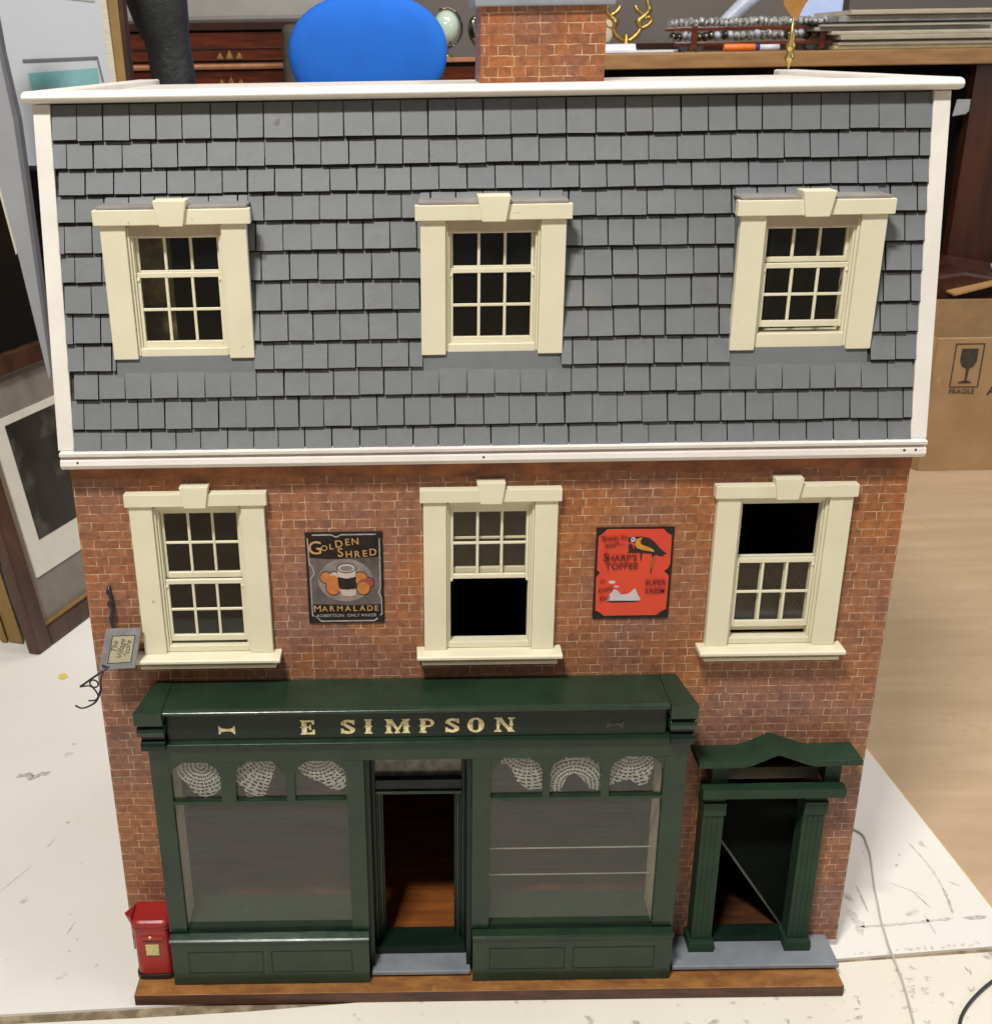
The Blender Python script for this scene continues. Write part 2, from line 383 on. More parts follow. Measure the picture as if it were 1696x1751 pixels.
def frame_mat(o, ex, ey):
    ex = Vector(ex).normalized(); ey = Vector(ey).normalized(); ez = ex.cross(ey)
    M = Matrix((ex, ey, ez)).transposed().to_4x4(); M.translation = Vector(o); return M

# ================================================================== SETTING
f = MB(); f.box(-4, 5, -4, 5, -.05, -.008, 'floor_wood'); struct(f.build('floor'))
f = MB(); f.prism([(-1.6, -.105 - .0, 0), (-.503, -.0762, 0), (-.3633, -.0686, 0), (.3741, -.0149, 0), (.5518, .0008, 0), (1.2, .053, 0), (.5796, .0032 + .05, 0), (.5571, .3741, 0), (.53, .76, 0), (.45, 1.9, 0), (-1.6, 1.9, 0)], (0, 0, -.008), 'board_white')
# right edge shows as pale wood
rb = f
rear = rb.build('white_board', None, 0); struct(rear)
MB().prism([(.5797, .0535, -.0007), (.5572, .3744, -.0007), (.5301, .7603, -.0007), (.5325, .7603, -.0007), (.5596, .3744, -.0007), (.5821, .0535, -.0007)], (0, 0, -.007), 'board_edge').build('board_edge', rear)
f = MB(); f.prism([(-1.6, -.15, 0), (-.4989, -.0895, 0), (-.36, -.0833, 0), (-.2446, -.0765, 0), (.3741, -.0205, 0), (.5477, -.0075, 0), (1.2, .046, 0), (1.2, -.80, 0), (-1.6, -.80, 0)], (0, 0, -.008), 'board_cream')
front = f.build('cream_board'); struct(front)
f = MB(); f.prism([(-1.6, -.17, -.003), (1.3, -.05, -.003), (1.3, .09, -.003), (-1.6, -.04, -.003)], (0, 0, -.004), 'seam_dirt'); struct(f.build('board_gap'))
def blob(mb, pts, m, z=.0004, wid=.001):
    """thin scuffed stroke following pts with uneven width"""
    pts = [Vector((x, y, z)) for x, y in pts]; L = []; Rr = []; dens = []
    for i in range(len(pts) - 1):
        n = max(2, int((pts[i + 1] - pts[i]).length / .003))
        for k in range(n): dens.append(pts[i].lerp(pts[i + 1], k / n))
    dens.append(pts[-1])
    for i, p in enumerate(dens):
        t = dens[min(i + 1, len(dens) - 1)] - dens[max(i - 1, 0)]; nn = Vector((-t.y, t.x, 0)).normalized()
        e = min(1, .25 + min(i, len(dens) - 1 - i) / 2.5)
        a, b = (wid * e * random.uniform(.35, 1.2) for _ in range(2)); L.append(p + nn * a); Rr.append(p - nn * b)
    n = len(dens); mb.add(L + Rr, [(i, i + 1, n + i + 1, n + i) for i in range(n - 1)], m)
def smudge(mb, x, y, r, m, el=1.6):
    a0 = random.uniform(0, 3.14); n = 11; P_ = []
    for i in range(n):
        a = 2 * math.pi * i / n; rr = r * random.uniform(.35, 1.15); u, v = rr * el * math.cos(a), rr * math.sin(a) * .7
        P_.append((x + u * math.cos(a0) - v * math.sin(a0), y + u * math.sin(a0) + v * math.cos(a0), .0004 + random.uniform(0, .0001)))
    mb.add([(x, y, .00045)] + P_, [(0, i + 1, (i + 1) % n + 1) for i in range(n)], m)
sc = MB()
blob(sc, [(.532, .178), (.5370, .150), (.5398, .1236), (.5385, .095)], 'scuff', wid=.0012)
blob(sc, [(.5385, .095), (.5350, .068), (.5312, .052)], 'scuff_dark', wid=.0022)
blob(sc, [(.4199, .033), (.4480, .035), (.4806, .0383)], 'scuff', wid=.0022)
blob(sc, [(.4806, .0383), (.51, .042), (.5292, .0448)], 'scuff', wid=.0025)
blob(sc, [(.5400, .0452), (.556, .0455), (.566, .0460)], 'scuff_dark', wid=.0032)
blob(sc, [(.4170, .060), (.4205, .040), (.4180, .020)], 'scuff', wid=.0055)
blob(sc, [(.5013, .0887), (.5104, .0622)], 'scuff_dark', wid=.0008)
blob(sc, [(.4986, .0501), (.4988, .0196)], 'scuff', wid=.0014)
blob(sc, [(.480, .105), (.515, .080)], 'scuff', wid=.0005)
blob(sc, [(.4205, .090), (.4275, .074)], 'scuff', wid=.0045)
blob(sc, [(.4400, .1), (.4375, .055)], 'scuff_dark', wid=.0011)
blob(sc, [(.5500, .105), (.5600, .098)], 'scuff', wid=.0016)
blob(sc, [(-.6179, .3401), (-.6039, .3486), (-.5961, .338), (-.5861, .3462), (-.574, .352)], 'scuff_dark', wid=.0052)
blob(sc, [(-.5264, .2068), (-.5325, .1898)], 'scuff', wid=.0015)
blob(sc, [(-.4611, .0594), (-.4653, .0381)], 'scuff_dark', wid=.0008)
blob(sc, [(-.5645, .1104), (-.555, .128), (-.5407, .1569)], 'scuff', wid=.0007)
for x, y in ((.495, .19), (.4992, .2), (.512, .155), (.49, .26), (.475, .235), (-.47, .07), (-.452, .03), (-.49, .13), (-.455, .012), (-.52, .24), (-.56, .05), (-.5, .3), (-.42, -.01), (.47, .16), (.455, .2), (.5, .135), (-.56, .42), (-.52, .0)):
    smudge(sc, x, y, random.uniform(.0010, .0026), random.choice(('scuff', 'scuff_dark')))
for _ in range(36):
    x = random.uniform(.385, .6); y = -.012 + (x - .385) * .085
    smudge(sc, x, y + random.uniform(.001, .005), random.uniform(.0008, .0024), 'scuff', 2)
sc.build('scuff_marks', rear)
sc = MB()
for x, y, wd in ((.437, -.035, .004), (.445, -.045, .005), (.4415, -.0575, .006), (.455, -.061, .007), (.468, -.064, .006), (.4735, -.078, .004), (.434, -.07, .003), (.43, -.088, .003), (.478, -.098, .004), (.437, -.1, .003), (.452, -.03, .004), (.462, -.043, .004)):
    for _ in range(4): smudge(sc, x + random.uniform(-.004, .004), y + random.uniform(-.004, .004), wd * random.uniform(.2, .6), random.choice(('scuff', 'scuff', 'scuff_dark')))
for x, y in ((.380, -.068), (.3785, -.075), (.374, -.084), (.371, -.094), (.43, -.06), (.425, -.082), (.37, -.06), (.30, -.098), (.322, -.094), (.12, -.115), (.16, -.12), (-.05, -.125), (.05, -.11), (.2, -.1), (.25, -.11), (-.1, -.11), (.33, -.11), (.51, -.035), (.5, -.06), (.36, -.1), (.08, -.12), (-.2, -.12)):
    for _ in range(2): smudge(sc, x + random.uniform(-.002, .002), y + random.uniform(-.002, .002), random.uniform(.0008, .0024), random.choice(('scuff', 'scuff_dark')), 2.2)
for _ in range(60):
    x = random.uniform(-.2, .55); y = random.uniform(-.16, -.085 + max(0, x) * .1)
    smudge(sc, x, y, random.uniform(.0005, .0013), 'scuff')
sc.build('scuff_marks', front)
f = MB(); f.box(-5, 6, 3.4, 3.5, -.05, 3.2, 'wall_paint'); struct(f.build('wall'))

# ================================================================== DOLLS HOUSE
H = thing('dolls_house', 'large brick papered dolls house shop with grey slate mansard roof and green shopfront', 'dolls house')
# holes in the front wall (x0,x1,z0,z1)
WX = (-.268, 0.0, .268)
holes = [(cx - .0445, cx + .0445, .376, .533) for cx in WX] + [(-.318, -.134, .045, .277), (-.124, -.017, .0135, .262), (-.006, .176, .045, .277), (.236, .327, .0135, .262)]
def wall_holes(mb, x0, x1, z0, z1, ya, yb, holes, m, mback):
    xs = sorted({x0, x1, *[h[0] for h in holes], *[h[1] for h in holes]}); zs = sorted({z0, z1, *[h[2] for h in holes], *[h[3] for h in holes]})
    ins = lambda x, z: (x0 < x < x1 and z0 < z < z1) and not any(h[0] < x < h[1] and h[2] < z < h[3] for h in holes)
    for i in range(len(xs) - 1):
        for j in range(len(zs) - 1):
            a, b, c, d = xs[i], xs[i + 1], zs[j], zs[j + 1]; mx, mz = (a + b) / 2, (c + d) / 2
            if not ins(mx, mz): continue
            mb.add([(a, ya, c), (b, ya, c), (b, ya, d), (a, ya, d)], [(0, 1, 2, 3)], m)
            mb.add([(a, yb, c), (b, yb, c), (b, yb, d), (a, yb, d)], [(3, 2, 1, 0)], mback)
            for (ox, oz, q) in ((-1, 0, [(a, c), (a, d)]), (1, 0, [(b, c), (b, d)]), (0, -1, [(a, c), (b, c)]), (0, 1, [(a, d), (b, d)])):
                nx = xs[i - 1 if ox < 0 else i + 1] if ox else None
                tx = mx + ox * ((b - a) / 2 + 1e-5); tz = mz + oz * ((d - c) / 2 + 1e-5)
                if not ins(tx, tz):
                    (p, r), (s_, t) = q
                    mb.add([(p, ya, r), (s_, ya, t), (s_, yb, t), (p, yb, r)], [(0, 1, 2, 3)], m)
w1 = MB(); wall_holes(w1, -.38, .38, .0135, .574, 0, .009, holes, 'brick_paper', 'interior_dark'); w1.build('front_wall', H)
for sx in (-1, 1):
    MB().box(sx * .38, sx * .371, .0092, .45, .0135, .574, 'brick_paper').build('side_wall', H)
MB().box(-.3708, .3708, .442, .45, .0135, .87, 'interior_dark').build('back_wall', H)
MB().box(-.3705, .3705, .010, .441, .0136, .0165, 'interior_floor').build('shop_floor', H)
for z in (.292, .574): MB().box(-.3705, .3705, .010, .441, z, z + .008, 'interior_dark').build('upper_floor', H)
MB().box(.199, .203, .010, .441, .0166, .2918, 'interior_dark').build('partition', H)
bd = MB()
pts_t = []; x = -.3803
n = 120
top = [(-.3803 + .7606 * i / n, .5745) for i in range(n + 1)]
bot = [(-.3803 + .7606 * i / n, .5553 + .0017 * math.sin(i * .31) * math.sin(i * .13 + 1) + .0007 * math.sin(i * .9) + random.uniform(-.0004, .0004)) for i in range(n + 1)]
for i in range(n):
    bd.add([(bot[i][0], -.0009, bot[i][1]), (bot[i + 1][0], -.0009, bot[i + 1][1]), (top[i + 1][0], -.0009, .5745), (top[i][0], -.0009, .5745), (bot[i][0], 0.0002, bot[i][1]), (bot[i + 1][0], 0.0002, bot[i + 1][1])], [(0, 1, 2, 3), (0, 4, 5, 1)], 'stained_band')
bd.build('stained_band', H)
# cornice between storeys: ledge, groove, rounded lower moulding
c = MB()
prof = [(.0, .5702), (-.012, .5705), (-.0165, .5718), (-.0190, .5755), (-.0180, .5800), (-.0145, .5818), (-.0142, .5832), (-.0185, .5838), (-.0190, .5870), (-.010, .5880), (0, .5885)]
c.yz(prof, -.3825, .3835, 'white_paint'); c.build('cornice', H, .0004)
for x, z in ((-.367, .5782), (-.0075, .5780), (.3640, .5788), (.3740, .5790)):
    MB().ellipsoid((x, -.0182, z), .0013, .0007, .0013, 'base_edge_wood', 10, 6).build('nail_head', H)
# --- mansard roof
def ys(z): return -.010 + (z - .587) * (.055 / .288)
rf = MB()
rf.yz([(ys(.587) + .0018, .5885), (ys(.878) + .0018, .878), (ys(.878) + .010, .878), (ys(.587) + .010, .5885)], -.3715, .3715, 'slate_paint')
# cut window holes by building as strips instead
rf = MB()
def strip(xa, xb, za, zb):
    rf.yz([(ys(za) + .0018, za), (ys(zb) + .0018, zb), (ys(zb) + .010, zb), (ys(za) + .010, za)], xa, xb, 'slate_edge_and_shade')
strip(-.3715, .3715, .5885, .6695)
strip(-.3715, .3715, .781, .878)
ex = [-.3715] + [v for cx in WX for v in (cx - .045, cx + .045)] + [.3715]
for i in range(0, len(ex), 2): strip(ex[i], ex[i + 1], .6695, .781)
for cx in WX: rf.yz([(ys(.632) - .0012, .632), (ys(.668) - .0012, .668), (ys(.668) + .0017, .668), (ys(.632) + .0017, .632)], cx - .0600, cx + .0600, 'slate_paint')
roof = rf.build('mansard_roof', H)
rows = [.5868, .6068, .6335, .6570, .6808, .7060, .7316, .7560, .7808, .8036, .8248, .8470, .8745]
offs = [0, .011, .004, .0145, .007, .001, .012, .005, .0155, .003, .0118, .0005]
tl = MB()
for ri in range(12):
    z0 = rows[ri]; z1 = rows[ri + 1] + .0035 if ri < 11 else .8745
    x = -.3702 + (offs[ri] % .0231)
    if offs[ri] > .004: xs = [(-.3702, x - .0009)]
    else: xs = []
    while x < .370:
        wdt = .0231 * random.uniform(.93, 1.08); xe = min(x + wdt - random.uniform(.0008, .0014), .3700); xs.append((x, xe)); x = x + wdt
    cut = []; lifted = []
    for a, b in xs:
        segs = [(a, b)]
        if .635 < z0 < .79:
            for cx in WX:
                L_, R_ = cx - .0605, cx + .0605; nw = []
                for p_, q_ in segs:
                    if q_ <= L_ or p_ >= R_: nw.append((p_, q_))
                    else:
                        if p_ < L_: nw.append((p_, L_))
                        if q_ > R_: nw.append((R_, q_))
                        if .775 < z0 < .785: lifted.append((max(p_, L_), min(q_, R_)))
                segs = nw
        cut += segs
    for a, b in cut + lifted:
        if b - a < .0012: continue
        mid = (a + b) / 2; zt = z1
        for cx in WX:
            if abs(mid - cx) < .0625 and .62 < z0 < .64: zt = .664
        dz = random.uniform(-.0004, .0004); zz = (.7945 if (a, b) in lifted else z0) + dz; jt = random.uniform(-.0004, .0004)
        t0 = .0044 + random.uniform(-.0005, .0006); t1 = .0012
        skew = random.uniform(-.0002, .0002)
        v = [(a, ys(zz) - t0, zz + skew), (b, ys(zz) - t0, zz - skew), (b + jt, ys(zt) - t1 + .0018, zt), (a + jt, ys(zt) - t1 + .0018, zt),
             (a, ys(zz) + .0016, zz + skew), (b, ys(zz) + .0016, zz - skew), (b + jt, ys(zt) + .0017, zt), (a + jt, ys(zt) + .0017, zt)]
        # top strip coloured dark to paint in the shadow of the tile above
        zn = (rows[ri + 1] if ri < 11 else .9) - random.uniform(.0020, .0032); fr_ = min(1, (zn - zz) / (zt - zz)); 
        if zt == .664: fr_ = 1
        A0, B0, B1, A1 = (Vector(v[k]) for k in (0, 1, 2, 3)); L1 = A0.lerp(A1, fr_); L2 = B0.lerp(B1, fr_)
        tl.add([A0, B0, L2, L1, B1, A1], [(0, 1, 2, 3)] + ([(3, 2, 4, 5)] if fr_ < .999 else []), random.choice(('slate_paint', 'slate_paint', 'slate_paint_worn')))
        if fr_ < .999: tl.m[-1] = tl.mi('slate_edge_and_shade')
        tl.add(v, [(1, 5, 6, 2), (4, 0, 3, 7), (0, 4, 5, 1), (3, 2, 6, 7)], 'slate_edge_and_shade')
tl.build('slate_tiles', roof)
# barge boards (white trims on the slope) + gable sides
for sx in (-1, 1):
    b = MB()
    xi, xo = .3702, .3845
    b.prism([(sx * xi, ys(.588) - .0030, .588), (sx * xo, ys(.588) - .0030, .588), (sx * xo, ys(.8755) - .0030, .8755), (sx * xi, ys(.8755) - .0030, .8755)], (0, .016, 0), 'white_paint')
    b.build('barge_board', H, .0006)
    g = MB(); g.yz([(ys(.588) + .013, .5885), (ys(.875) + .013, .875), (.46, .875), (.46, .5885)], sx * .3722, sx * .3835, 'white_paint'); g.build('gable_side', H)
MB().box(-.372, .372, .055, .455, .8755, .8805, 'white_paint').build('roof_top', H, .0008)
rl = MB()
pr = [(.052, .8762), (.040, .8762), (.0335, .8775), (.0312, .8810), (.0335, .8846), (.040, .8860), (.058, .8860), (.058, .8762)]
rl.yz(pr, -.3905, .3905, 'white_paint'); rl.build('roof_rail', H, .0012, 3)
for sx in (-1, 1):
    MB().box(sx * .3895, sx * .364, .0585, .478, .8762 if sx < 0 else .8765, .8860, 'white_paint').build('roof_rail', H, .0022, 3)
# chimney
ch = MB(); ch.box(.0062, .1350, .30, .40, .8806, .956, 'chimney_brick_paper'); cho = ch.build('chimney', H, .0006)
MB().box(-.0005, .1425, .291, .409, .9535, .972, 'step_grey').build('chimney_cap', cho, .002)
# --- windows
def sash(root, x0, x1, y, z0, z1, rows_, topw=.0035, botw=.0050, th=.0032, bars=3, horns=0):
    mb = MB(); st = .0026
    mb.box(x0, x0 + st, y, y + th, z0, z1, 'cream_paint'); mb.box(x1 - st, x1, y, y + th, z0, z1, 'cream_paint')
    mb.box(x0 + st, x1 - st, y - .0002, y + th, z1 - topw, z1, 'cream_paint'); mb.box(x0 + st, x1 - st, y - .0002, y + th, z0, z0 + botw, 'cream_paint')
    zi0, zi1 = z0 + botw, z1 - topw; bw = .0024
    for k in range(1, bars):
        xc = x0 + st + (x1 - x0 - 2 * st) * k / bars; mb.box(xc - bw / 2, xc + bw / 2, y + .0002, y + th - .0006, zi0, zi1, 'cream_paint')
    for k in range(1, rows_):
        zc = zi0 + (zi1 - zi0) * k / rows_; mb.box(x0 + st, x1 - st, y + .0005, y + th - .0009, zc - bw / 2, zc + bw / 2, 'cream_paint')
    if horns:
        for xx in (x0 + .0010, x1 - .0010): mb.ellipsoid((xx, y - .0002, horns), .0014, .0012, .0020, 'cream_paint', 8, 6)
    o = mb.build('sash', root, .00035, 1)
    MB().add([(x0 + .002, y + th * .6, z0 + .002), (x1 - .002, y + th * .6, z0 + .002), (x1 - .002, y + th * .6, z1 - .002), (x0 + .002, y + th * .6, z1 - .002)], [(0, 1, 2, 3)], 'glass').build('glass_pane', root)
    return o
def window_low(cx, lower, upper, lab):
    mb = MB(); C = 'cream_paint'
    for s_ in (-1, 1):
        mb.box(cx + s_ * .0405, cx + s_ * .0615, -.008, -.0003, .3795, .5318, C)
        mb.box(cx + s_ * .0384, cx + s_ * .0404, -.0045, .0085, .3800, .5290, C)
        mb.box(cx + s_ * .0366, cx + s_ * .0383, -.0015, .0088, .3800, .5270, C)
    mb.box(cx - .0645, cx + .0645, -.0105, -.0004, .5319, .5440, C)
    mb.xz([(cx - .0098, .5312), (cx + .0098, .5312), (cx + .0130, .5515), (cx - .0130, .5515)], -.0135, -.0006, C)
    mb.box(cx - .0383, cx + .0383, -.0042, .0086, .5272, .5317, C); mb.box(cx - .0365, cx + .0365, -.0012, .0090, .5232, .5268, C)
    mb.box(cx - .0383, cx + .0383, -.0040, .0088, .3798, .3858, C)
    o = mb.build('window', H, .0005); o['label'] = lab
    sl = MB()
    sl.yz([(0, .3742), (-.019, .3742), (-.0215, .3760), (-.0215, .3785), (-.020, .3794), (0, .3794)], cx - .069, cx + .069, C)
    sl.yz([(0, .3716), (-.0125, .3716), (-.0175, .3741), (0, .3741)], cx - .065, cx + .065, C)
    sl.box(cx - .0645, cx + .0645, -.0175, 0, .3684, .3714, C); sl.build('sill', o, .0004)
    sash(o, cx - .0364, cx + .0364, .0002, lower[0], lower[1], 2, .0045, .0062 if lower[2] else .0045, horns=lower[1] - .0068 if lower[2] else lower[0] - .0008)
    sash(o, cx - .0364, cx + .0364, .0052, upper[0], upper[1], 2, .0040, .0060)
    return o
window_low(WX[0], (.3895, .4540, 1), (.4537, .5235), 'window with its lower sash raised a crack')
window_low(WX[1], (.4510, .5232, 0), (.4545, .5240), 'window with its lower half fully open')
window_low(WX[2], (.3960, .4675, 1), (.3900, .4685), 'window with its upper half fully open')
def window_attic(cx, raised, lab):
    mb = MB(); C = 'cream_paint'
    for s_ in (-1, 1):
        mb.box(cx + s_ * .0400, cx + s_ * .0612, .008, .0155, .6650, .7798, C); mb.box(cx + s_ * .0405, cx + s_ * .0600, .0156, .040, .6660, .7790, 'slate_paint')
        mb.box(cx + s_ * .0380, cx + s_ * .0399, .0115, .034, .6670, .7770, C)
        mb.box(cx + s_ * .0362, cx + s_ * .0379, .0140, .034, .6670, .7740, C)
    mb.box(cx - .0655, cx + .0655, .0045, .0135, .7799, .7925, C); mb.box(cx - .0610, cx + .0610, .0136, .040, .7800, .7924, 'slate_paint')
    mb.xz([(cx - .0098, .7790), (cx + .0098, .7790), (cx + .0138, .8000), (cx - .0138, .8000)], .0005, .020, C)
    mb.box(cx - .0379, cx + .0379, .0120, .034, .6660, .6785 if raised else .6735, C)
    mb.box(cx - .0399, cx + .0399, .0116, .034, .7690, .7797, 'aged_cream_paint')
    o = mb.build('dormer_window', H, .0006); o['label'] = lab; o.location = (0, -.007, .0012)
    MB().box(cx - .0625, cx + .0625, .007, .050, .7927, .7950, 'grey_trim').build('dormer_top', o, .0004)
    zl = .6835 if raised else .6735
    sash(o, cx - .0361, cx + .0361, .0165, zl, .7385, 2, .0042, .0055, horns=.7325)
    sash(o, cx - .0361, cx + .0361, .0215, .7385 if raised else .7350, .7690, 1, .0020, .0045)
    return o
window_attic(WX[0], 0, 'dormer window with pale wallpaper behind the glass')
window_attic(WX[1], 0, 'dormer window fully closed with dark panes')
window_attic(WX[2], 1, 'dormer window with its sash raised a crack')
# attic room linings behind left dormer
at = MB(); at.box(-.330, -.284, .060, .064, .655, .79, 'wallpaper'); at.box(-.240, -.205, .055, .059, .655, .79, 'wallpaper'); at.build('attic_lining', H)
# --- stairs behind the side door
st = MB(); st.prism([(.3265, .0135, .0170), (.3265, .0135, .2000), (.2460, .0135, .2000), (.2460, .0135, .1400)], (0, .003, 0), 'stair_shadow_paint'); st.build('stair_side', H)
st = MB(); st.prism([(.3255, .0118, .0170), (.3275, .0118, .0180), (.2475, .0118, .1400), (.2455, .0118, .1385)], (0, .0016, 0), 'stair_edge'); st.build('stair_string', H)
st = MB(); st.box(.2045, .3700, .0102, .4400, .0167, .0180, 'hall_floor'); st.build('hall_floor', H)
# --- shopfront
G, D = 'green_paint', 'dark_green_paint'
sf = MB()
sf.yz([(-.0002, .3455), (-.054, .3458), (-.0580, .3440), (-.0580, .3415), (-.0550, .3398), (-.0512, .3372), (-.0485, .3362), (-.0002, .3362)], -.3072, .1662, G)   # cornice
shop = sf.build('shopfront', H, .0006)
sg = MB(); sg.box(-.3071, .1661, -.0455, -.0002, .3066, .3361, D)
sg.yz([(-.0455, .3054), (-.0505, .3048), (-.0515, .3032), (-.0500, .3012), (-.0460, .3003), (-.0002, .3003), (-.0002, .3065), (-.0455, .3065)], -.3105, .1700, G)
fas = sg.build('fascia_board', shop, .0004)
for s0, s1, o0 in ((-.3340, -.3073, 1), (.1663, .1920, 0)):
    cb = MB()
    tx0, tx1 = (s0 + .012, s1) if o0 else (s0, s1 - .010)
    a = [(tx0, -.0002, .3462), (tx1, -.0002, .3462), (s1, -.060, .3462), (s0, -.060, .3462)]
    bq = [(s0, -.0002, .3320), (s1, -.0002, .3320), (s1, -.060, .3320), (s0, -.060, .3320)]
    cb.add(a + bq, [(0, 1, 2, 3), (4, 5, 6, 7), (0, 1, 5, 4), (1, 2, 6, 5), (2, 3, 7, 6), (3, 0, 4, 7)], G)
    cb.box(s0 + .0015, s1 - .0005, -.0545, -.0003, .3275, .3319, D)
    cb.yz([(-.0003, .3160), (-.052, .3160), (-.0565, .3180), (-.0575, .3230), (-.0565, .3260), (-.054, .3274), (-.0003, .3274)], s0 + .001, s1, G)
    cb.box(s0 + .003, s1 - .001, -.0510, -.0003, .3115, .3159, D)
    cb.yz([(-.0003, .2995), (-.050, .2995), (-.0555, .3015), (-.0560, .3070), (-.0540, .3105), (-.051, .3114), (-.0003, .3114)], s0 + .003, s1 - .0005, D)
    cb.build('corbel', shop, .0007)
# frieze with arched lights + frames
def panel_open(mb, x0, x1, z0, z1, ya, yb, opens, m):
    """rail/panel with clipped-corner openings: opens = list of (x0,x1); opening spans z0..z1-? with chamfer"""
    xs = [x0] + [v for o in opens for v in o] + [x1]
    for i in range(0, len(xs), 2): mb.box(xs[i], xs[i + 1], ya, yb, z0, z1, m)
    for a, b in opens:
        w_ = (b - a) * .27; h_ = (z1 - z0) * .34
        mb.xz([(a, z1), (a, z1 - h_), (a + w_ * .25, z1 - h_ * .5), (a + w_, z1)], ya, yb, m)
        mb.xz([(b, z1), (b - w_, z1), (b - w_ * .25, z1 - h_ * .5), (b, z1 - h_)], ya, yb, m)
def shop_window(xa, xb, pane, lights, name):
    mb = MB(); ya, yb = -.0460, -.0390
    mb.box(xa, pane[0], ya, yb, .0770, .2818, G); mb.box(pane[1], xb, ya, yb, .0770, .2818, G)
    mb.box(pane[0], pane[1], ya + .0006, yb, .2330, .2362, G)
    panel_open(mb, pane[0], pane[1], .2363, .2818, ya + .0003, yb, lights, G)
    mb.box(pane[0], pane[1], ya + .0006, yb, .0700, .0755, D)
    mb.box(xa, xa + .004, yb, -.0003, .0770, .2818, G); mb.box(xb - .004, xb, yb, -.0003, .0770, .2818, G)
    o = mb.build(name, shop, .0005)
    rs = MB()
    rs.box(xa + .0012, xb - .0007, -.0535, -.0002, .0140, .0690, G)
    rs.yz([(-.0002, .0692), (-.0535, .0692), (-.0562, .0702), (-.0562, .0722), (-.0545, .0736), (-.0460, .0748), (-.0395, .0750), (-.0002, .0750)], xa + .0005, xb - .0002, G)
    for (p, q) in ((xa + .018, xa + .018 + (xb - xa - .05) * .5), (xa + .026 + (xb - xa - .05) * .5, xb - .018)):
        for (u, v, z0, z1) in ((p, q, .0560, .0572), (p, q, .0290, .0302), (p, p + .0012, .0303, .0559), (q - .0012, q, .0303, .0559)):
            rs.box(u, v, -.0538, -.0534, z0, z1, D)
    r = rs.build('stall_riser', shop, .0006)
    MB().add([(pane[0] - .002, -.0410, .072), (pane[1] + .002, -.0410, .072), (pane[1] + .002, -.0410, .2818), (pane[0] - .002, -.0410, .2818)], [(0, 1, 2, 3)], 'shop_glass').build('shop_glass', o)
    MB().box(pane[0] - .003, pane[1] + .003, -.0389, .0095, .0752, .0765, 'flat_green_paint').build('window_bed', o)
    MB().box(pane[0] - .003, pane[0], -.0385, -.0050, .0767, .2780, 'aged_cream_paint').build('window_side', o)
    MB().box(pane[1], pane[1] + .003, -.0385, -.0050, .0767, .2780, 'aged_cream_paint').build('window_side', o)
    return o
LW = shop_window(-.3268, -.1219, (-.3086, -.1391), [(-.3082, -.2607), (-.2464, -.1975), (-.1891, -.1393)], 'shop_window')
RW = shop_window(-.0172, .1888, (.0001, .1676), [(.0006, .0508), (.0581, .1072), (.1157, .1670)], 'shop_window')
for z in (.1230, .1560):
    g_ = MB(); g_.add([(.0005, -.020, z), (.1672, -.020, z), (.1672, .010, z), (.0005, .010, z)], [(0, 1, 2, 3)], 'glass'); g_.box(.0005, .1672, -.0208, -.0201, z - .0006, z + .0006, 'glass_edge'); g_.build('glass_shelf', RW)
fr = MB(); fr.box(-.3268, .1900, -.0464, -.0003, .2820, .3002, G); fr.build('frieze', shop, .0004)
# shop door surround, recessed
dr = MB()
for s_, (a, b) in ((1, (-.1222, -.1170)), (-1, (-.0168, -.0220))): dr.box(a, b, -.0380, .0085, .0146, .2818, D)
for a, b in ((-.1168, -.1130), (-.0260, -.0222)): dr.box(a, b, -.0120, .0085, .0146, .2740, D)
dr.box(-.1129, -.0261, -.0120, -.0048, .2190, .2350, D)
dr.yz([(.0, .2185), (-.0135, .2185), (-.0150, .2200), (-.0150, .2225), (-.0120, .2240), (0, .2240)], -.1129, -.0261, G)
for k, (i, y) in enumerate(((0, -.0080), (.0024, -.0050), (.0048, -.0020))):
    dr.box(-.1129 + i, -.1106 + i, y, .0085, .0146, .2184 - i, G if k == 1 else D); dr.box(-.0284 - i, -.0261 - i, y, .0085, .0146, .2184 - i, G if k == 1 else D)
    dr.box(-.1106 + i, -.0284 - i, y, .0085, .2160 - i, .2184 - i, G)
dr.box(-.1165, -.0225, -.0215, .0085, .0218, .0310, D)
dro = dr.build('door_surround', shop, .0005)
MB().add([(-.1129, -.004, .2351), (-.0261, -.004, .2351), (-.0261, -.004, .2739), (-.1129, -.004, .2739)], [(0, 1, 2, 3)], 'glass').build('transom_glass', dro)
MB().box(-.1129, -.0261, -.0030, -.0010, .2200, .2739, 'net_grey').build('transom_blind', dro)
# porch around side door
po = MB(); F = 'flat_green_paint'
for (a, b) in ((.2170, .2385), (.3185, .3405)):
    po.box(a, b, -.0190, -.0003, .0335, .2205, F)
    for k in (1, 2, 3): po.box(a + (b - a) * k / 4 - .0008, a + (b - a) * k / 4 + .0008, -.0196, -.0189, .038, .190, F)
    po.box(a - .0030, b + .0020, -.0250, -.0003, .0215, .0334, F)
    po.box(a - .0005, b + .0010, -.0215, -.0002, .1930, .2080, F)
po.box(.2117, .3530, -.0320, -.0195, .2206, .2310, F)
for (a, b) in ((.2220, .2385), (.3340, .3500)): po.box(a, b, -.0200, -.0003, .2301, .2610, F)
po.box(.2386, .3339, -.0060, -.0003, .2262, .2400, 'porch_back')
po.box(.2386, .3184, -.0100, .0088, .0215, .0290, D)
porch = po.build('porch', H, .0006)
pd = MB()
ln = [(.2040, .2588), (.2480, .2592), (.2560, .2612), (.2795, .2728), (.2815, .2728), (.3110, .2612), (.3190, .2594), (.3630, .2606)]
